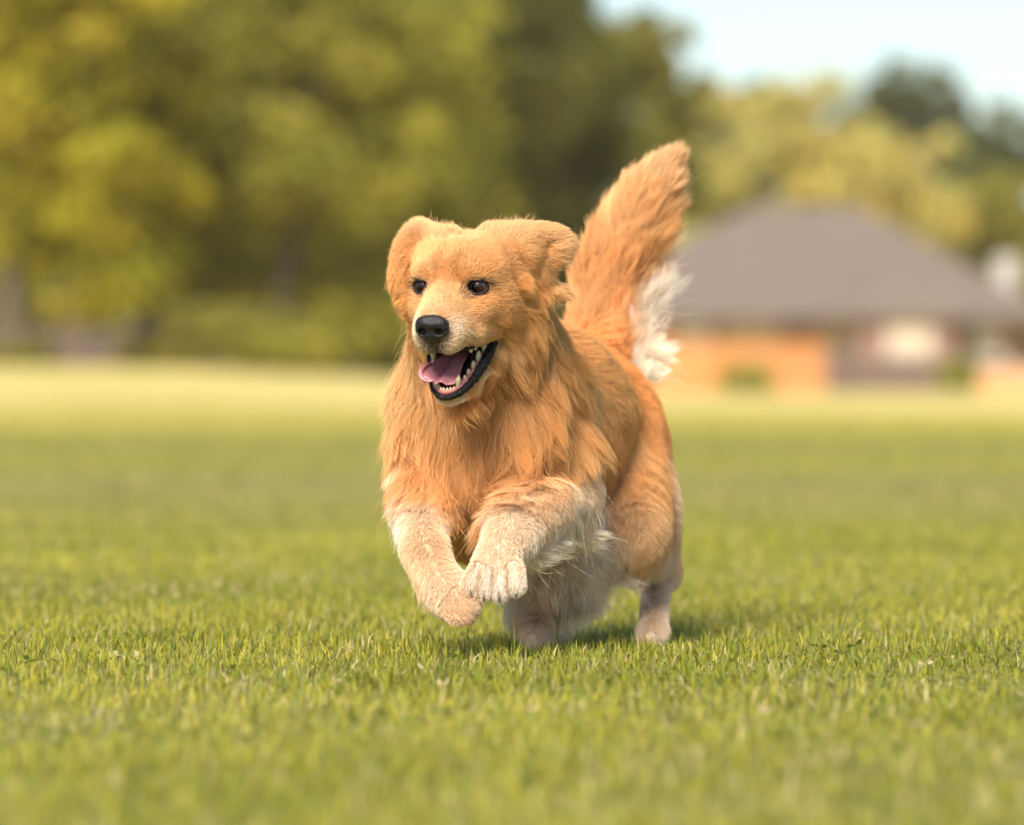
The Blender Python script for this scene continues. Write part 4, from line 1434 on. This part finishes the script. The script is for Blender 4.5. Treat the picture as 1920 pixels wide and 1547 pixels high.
nose_mat = Mat('nose_leather').set(Base_Color=(.006, .005, .0055), Roughness=0.38)
vo = nose_mat.node('ShaderNodeTexVoronoi'); vo.inputs['Scale'].default_value = 900
ntc = nose_mat.node('ShaderNodeTexCoord'); nose_mat.link(ntc.outputs['Object'], vo.inputs['Vector'])
nbp = nose_mat.node('ShaderNodeBump'); nbp.inputs['Strength'].default_value = .5; nbp.inputs['Distance'].default_value = .0011
nose_mat.link(vo.outputs['Distance'], nbp.inputs['Height']); nose_mat.link(nbp.outputs['Normal'], nose_mat.b.inputs['Normal'])
np_l = []
for f, k, md in ((sd_ell(H(0, 80, -26), (22.5, 15, 11.5)), 8, 1), (sd_ell(H(0, 82, -41), (14, 12, 12)), 8, 1),
                 (sd_ell(H(-14, 81, -35), (9.5, 10, 10)), 6, 1), (sd_ell(H(14, 81, -35), (9.5, 10, 10)), 6, 1),
                 (sd_cone(H(-8.5, 99, -35), H(-13, 87, -36.5), 5.6, 4.6), 2.5, -1), (sd_cone(H(8.5, 99, -35), H(13, 87, -36.5), 5.6, 4.6), 2.5, -1),
                 (sd_cone(H(-12, 97, -39), H(-22, 88, -35), 2.6, 1.6), 2, -1), (sd_cone(H(12, 97, -39), H(22, 88, -35), 2.6, 1.6), 2, -1),
                 (sd_cone(H(0, 98.5, -37), H(0, 97, -55), 1.3, 1.6), 2, -1)):
    np_l.append((f, k / 1000.0, md))
nc_ = H(0, 82, -33)
NV, NQ = poly_local(np_l, nc_ - .034, nc_ + .034, .0011)
big_mesh('nose', NV, NQ, nose_mat.m, dog)

# eyes
eye_mat = Mat('eye').set(Roughness=0.03)
eye_mat.b.inputs['Specular IOR Level'].default_value = 0.4
eye_mat.b.inputs['Coat Weight'].default_value = 0.0
eye_mat.b.inputs['Coat Roughness'].default_value = 0.02
ea = eye_mat.node('ShaderNodeAttribute', attribute_name='tint'); eye_mat.link(ea.outputs['Color'], eye_mat.b.inputs['Base Color'])
rim_mat = Mat('black_rim_skin').set(Base_Color=(.014, .010, .010), Roughness=0.6); rim_mat.b.inputs['Specular IOR Level'].default_value = .15; rim_mat.bump(700, .3, .0005)
for s in (-1, 1):
    E = EYES[s] + HV((s * 1.0, -1.0, -.5)) / 1000
    fw = nrm_((HV((s * .30, 1, -.02)))[None])[0]
    lat = nrm_(np.cross(fw, H_U)[None])[0]
    if lat @ H_L < 0:
        lat = -lat
    up_ = np.cross(lat, fw)
    if up_ @ H_U < 0:
        up_ = -up_
    # the dog looks straight ahead and a little to its right
    gaze = nrm_((HV((-.10, 1, -.02)))[None])[0]
    g1v = nrm_(np.cross(gaze, H_U)[None])[0]; g2v = np.cross(g1v, gaze)
    V, C = [], []
    nu, nv = 40, 28
    for i in range(nv + 1):
        th = math.pi * i / nv
        for j in range(nu):
            a = 2 * math.pi * j / nu
            rr = 14.2 + (1.0 * math.exp(-(th / .38) ** 4))
            V.append(E + (gaze * math.cos(th) + (g1v * math.cos(a) + g2v * math.sin(a)) * math.sin(th)) * rr / 1000)
            q = math.degrees(th)
            C.append((.003, .002, .002) if q < 22 else ((.022, .008, .004) if q < 44 else ((.012, .007, .006) if q < 50 else (.06, .04, .035))))
    Fq = np.array([(i * nu + j, i * nu + (j + 1) % nu, (i + 1) * nu + (j + 1) % nu, (i + 1) * nu + j) for i in range(nv) for j in range(nu)])
    big_mesh('eye', np.array(V), Fq, eye_mat.m, dog, color=np.array(C))
    # lids: a black almond rim laid on the eyeball
    V, Fc = [], []
    m_ = 36
    rows = [(1.0, 14.5), (1.02, 16.4), (1.16, 17.4), (1.34, 17.0), (1.6, 13.0)]
    for (k_, rad_) in rows:
        for j in range(m_):
            a = 2 * math.pi * j / m_
            cxx = math.cos(a); szz = math.sin(a)
            ax_ = 13.6 * cxx
            az_ = (8.3 if szz > 0 else 6.4) * szz * (1 - .35 * abs(cxx) ** 3) + (1.0 - 1.2 * cxx * s * -1 * 0)
            if cxx * s < 0:
                az_ -= 1.6 * (cxx * s) ** 2
            tilt = 1.6 * cxx * s
            dv = fw + lat * (ax_ * k_ / 13.0) + up_ * ((az_ * k_ + tilt) / 13.0)
            V.append(E + dv / np.linalg.norm(dv) * rad_ / 1000)
    for r_i in range(len(rows) - 1):
        for j in range(m_):
            Fc.append((r_i * m_ + j, r_i * m_ + (j + 1) % m_, (r_i + 1) * m_ + (j + 1) % m_, (r_i + 1) * m_ + j))
    mesh_obj('eyelid', V, Fc, rim_mat.m, dog)


def sweep(path, radii, sides=12, flat=1.0, up=None, wob=0.0, seed=1):
    """closed tube along points given in the head frame (mm)"""
    rs = np.random.default_rng(seed)
    q = np.array(path, float); r = np.array(radii, float)
    n = len(q)
    ext = np.vstack([2 * q[0] - q[1], q, 2 * q[-1] - q[-2]]); er = np.concatenate([[r[0]], r, [r[-1]]])
    pts, rad = [], []
    for i in range(n - 1):
        for t in np.arange(0, 1, 1 / 8):
            p0, p1, p2, p3 = ext[i:i + 4]
            pts.append(0.5 * (2 * p1 + (p2 - p0) * t + (2 * p0 - 5 * p1 + 4 * p2 - p3) * t * t + (3 * p1 - p0 - 3 * p2 + p3) * t ** 3))
            rad.append(er[i + 1] * (1 - t) + er[i + 2] * t)
    pts.append(q[-1]); rad.append(r[-1])
    pts = np.array(pts); rad = np.array(rad)
    tg = nrm_(np.gradient(pts, axis=0))
    ref = np.array([0, 0, 1.0]) if up is None else np.array(up, float)
    b1 = nrm_(np.cross(tg, ref)); b2 = nrm_(np.cross(b1, tg))
    V, Fc = [], []
    for i in range(len(pts)):
        for j in range(sides):
            a = 2 * math.pi * j / sides
            rr = rad[i] * (1 + wob * (math.sin(i * 1.9 + j * 1.3) * .5 + rs.normal(0, .45)))
            if i in (0, len(pts) - 1):
                rr *= .25
            V.append(H(*(pts[i] + b1[i] * math.cos(a) * rr * flat + b2[i] * math.sin(a) * rr)))
    for i in range(len(pts) - 1):
        for j in range(sides):
            Fc.append((i * sides + j, i * sides + (j + 1) % sides, (i + 1) * sides + (j + 1) % sides, (i + 1) * sides + j))
    Fc.append(tuple(range(sides))); Fc.append(tuple(len(V) - sides + j for j in range(sides))[::-1])
    return V, Fc


lip_mat = Mat('black_lip').set(Base_Color=(.007, .006, .006), Roughness=0.42); lip_mat.bump(260, 1.0, .003); lip_mat.b.inputs['Specular IOR Level'].default_value = .18
gum_mat = Mat('gum').set(Base_Color=(.42, .12, .12), Roughness=0.3)
gum_mat.noise_color([(.35, (.34, .09, .09)), (.7, (.50, .19, .17))], 120, 3)
tooth_mat = Mat('tooth').set(Roughness=0.25)
tooth_mat.noise_color([(.3, (.58, .47, .30)), (.7, (.70, .60, .44))], 120, 3)
tongue_mat = Mat('tongue').set(Roughness=0.32)
tongue_mat.noise_color([(.3, (.36, .12, .14)), (.7, (.50, .22, .23))], 90, 4); tongue_mat.bump(900, .35, .0006)
tongue_mat.b.inputs['Subsurface Weight'].default_value = .2
tongue_mat.b.inputs['Subsurface Radius'].default_value = (.004, .0015, .001)
mouth_mat = Mat('mouth_lining').set(Roughness=0.4)
mouth_mat.noise_color([(.3, (.10, .022, .024)), (.7, (.22, .06, .06))], 60, 3)

JL = [(44, -38, -82)] + LIP_LINE[1:]
JR = [5.0, 7.0, 6.8, 6.0, 5.2, 4.4, 4.2]
JR2 = [2.4, 2.6, 2.8, 3.0, 3.2, 3.6]
path = JL + [(-x_, y_, z_) for (x_, y_, z_) in JL[-2::-1]]
V, Fc = sweep(path, JR + JR2[::-1], 14, wob=.16, seed=5)
mesh_obj('lower_lip', V, Fc, lip_mat.m, dog)
UL = [(44, -37, -80), (41, -18, -79), (36, 8, -79), (29, 34, -77), (18, 55, -74), (8, 66, -70), (0, 69, -68)]
path = UL + [(-x_, y_, z_) for (x_, y_, z_) in UL[-2::-1]]
V, Fc = sweep(path, [3.6, 3.0, 2.2, 1.6, 1.2, 1.0, 1.0] + [1.0, 1.2, 1.6, 2.2, 3.0, 3.6], 8, wob=.1, seed=6)
mesh_obj('upper_lip', V, Fc, lip_mat.m, dog)
GL = [(36, -24, -96), (31, -6, -107), (26, 10, -116), (21, 24, -124), (15, 36, -130), (7, 43, -133), (0, 44.5, -134)]
path = GL + [(-x_, y_, z_) for (x_, y_, z_) in GL[-2::-1]]
V, Fc = sweep(path, [4, 5.5, 5.8, 5.8, 5.6, 5.0, 5.0, 5.0, 5.6, 5.8, 5.8, 5.5, 4], 10, wob=.05, seed=7)
gum = mesh_obj('gum', V, Fc, gum_mat.m, dog)


def tooth(p, hgt, w, d, lean=(0, 0, 1), blunt=.35):
    """a small crown: oval base, rounded or pointed top"""
    ln = nrm_(np.array(lean, float)[None])[0]
    V, Fc = [], []
    sd = 10
    for (t, k) in ((-.35, .8), (0, 1), (.35, 1.0), (.65, .82), (.88, .5 if blunt > .2 else .28), (1.0, blunt * .6)):
        for j in range(sd):
            a = 2 * math.pi * j / sd
            V.append(H(*(np.array(p) + ln * hgt * t + np.array([math.cos(a) * w * k * .5, math.sin(a) * d * k * .5, 0]))))
    for i in range(5):
        for j in range(sd):
            Fc.append((i * sd + j, i * sd + (j + 1) % sd, (i + 1) * sd + (j + 1) % sd, (i + 1) * sd + j))
    Fc.append(tuple(range(5 * sd, 6 * sd)))
    mesh_obj('tooth', V, Fc, tooth_mat.m, dog)


for s in (-1, 1):
    for (x_, y_, z_, hh, ww, dd, bl) in ((35.5, -22, -92, 11, 7, 14, .4), (31.5, -7, -102, 12, 7, 14, .25), (27.5, 6, -110, 9.5, 6, 11, .25), (23.5, 17, -116.5, 8, 5.5, 8.5, .25), (20.5, 25, -121.5, 6.5, 5, 7, .3)):
        tooth((s * x_, y_, z_), hh, ww, dd, (s * .1, 0.15, 1), bl)
    tooth((s * 14.5, 37.5, -126.5), 17, 8, 9.5, (s * .22, .25, 1), .12)
    for (x_, y_, hh) in ((2.4, 47, 5.2), (6.6, 45.5, 5.6), (10.4, 42.5, 6.2)):
        tooth((s * x_, y_, -131.5), hh, 4.0, 4.2, (s * .06, .25, 1), .6)
# a few upper cheek teeth
for (x_, y_, z_) in ((33, -14, -79), (30.5, 2, -79), (28.5, 16, -78)):
    tooth((x_, y_, z_), 9, 6, 11, (.1, 0, -1), .4)

# tongue: a grooved blade that spills over the lower left
def tongue_pt(u, v):
    back = np.array([u * 15 - 2, -32, -100 + 4 * (1 - u * u)])
    midp = np.array([u * 20 - 5, 12, -103 - 3 * math.exp(-((u + .1) / .35) ** 2) + 3 * u * u])
    us = [-1, -.75, -.5, -.2, .2, .6, 1]
    fr = np.array([(-31, 46, -104), (-28, 55, -110), (-19, 56, -113), (-8, 54, -113), (2, 51, -122), (12, 47, -122), (18, 40, -113)])
    f = np.array([np.interp(u, us, fr[:, i]) for i in range(3)])
    f[2] -= 2.5 * math.exp(-((u + .3) / .14) ** 2)
    p = back * (1 - v) ** 2 + 2 * midp * v * (1 - v) + f * v * v
    p[2] += 5 * v * (1 - v) * abs(u)
    p[2] -= 9 * math.exp(-((u + .28) / .15) ** 2) * min(1, v * 2) * (1 - .5 * v)
    return p


nu, nv = 28, 24
top = [[tongue_pt(-1 + 2 * i / nu, j / nv) for i in range(nu + 1)] for j in range(nv + 1)]
V, Fc = [], []
for j in range(nv + 1):
    for i in range(nu + 1):
        V.append(H(*top[j][i]))
off = len(V)
for j in range(nv + 1):
    for i in range(nu + 1):
        e = min(1, 4 * min(i, nu - i) / nu, 5 * (nv - j) / nv)
        p = top[j][i] + np.array([0, -1.5, -1.2 - 5.0 * math.sqrt(max(e, 0))])
        V.append(H(*p))
w_ = nu + 1
for j in range(nv):
    for i in range(nu):
        Fc.append((j * w_ + i, j * w_ + i + 1, (j + 1) * w_ + i + 1, (j + 1) * w_ + i))
        Fc.append((off + j * w_ + i, off + (j + 1) * w_ + i, off + (j + 1) * w_ + i + 1, off + j * w_ + i + 1))
for i in range(nu):
    Fc.append((nv * w_ + i, nv * w_ + i + 1, off + nv * w_ + i + 1, off + nv * w_ + i))
for j in range(nv):
    Fc.append((j * w_, (j + 1) * w_, off + (j + 1) * w_, off + j * w_))
    Fc.append((j * w_ + nu, off + j * w_ + nu, off + (j + 1) * w_ + nu, (j + 1) * w_ + nu))
tongue = mesh_obj('tongue', V, Fc, tongue_mat.m, dog)
# the pink rolled edge of the tongue, hanging over on the left
V, Fc = sweep([(-13, 56, -114), (-20, 58, -115), (-28, 57, -112), (-33, 49, -106), (-31, 38, -101), (-26, 22, -99)], [1.5, 2.2, 3.2, 3.6, 3.0, 1.5], 10, seed=9)
mesh_obj('tongue_edge', V, Fc, tongue_mat.m, tongue)

# claws
claw_mat = Mat('claw').set(Base_Color=(.07, .05, .04), Roughness=0.4); claw_mat.bump(400, .2, .0004)
for (px, py, Y, dx_, dz_) in ((885, 1107, 7.616, -.25, -1), (907, 1118, 7.611, -.1, -1), (936, 1120, 7.611, .05, -1), (966, 1110, 7.616, .15, -1), (888, 1146, 7.62, .8, -.5), (880, 1159, 7.62, .8, -.6), (845, 1022, 7.71, .6, -.7)):
    c0 = P(px, py, Y)
    V, Fc = [], []
    dv = nrm_(np.array([[dx_, -.35, dz_]]))[0]
    s1 = nrm_(np.cross(dv, [0, 1, 0])[None])[0]; s2 = np.cross(s1, dv)
    for (t, r_i) in ((-.9, 2.4), (0, 2.3), (.4, 1.8), (.7, 1.0), (.85, .3)):
        for j in range(8):
            a = 2 * math.pi * j / 8
            V.append(c0 + dv * t * .008 + np.array([0, .002, -.002]) * max(t, 0) ** 2 + (s1 * math.cos(a) + s2 * math.sin(a)) * r_i / 1000)
    for i in range(4):
        for j in range(8):
            Fc.append((i * 8 + j, i * 8 + (j + 1) % 8, (i + 1) * 8 + (j + 1) % 8, (i + 1) * 8 + j))
    mesh_obj('claw', V, Fc, claw_mat.m, dog)
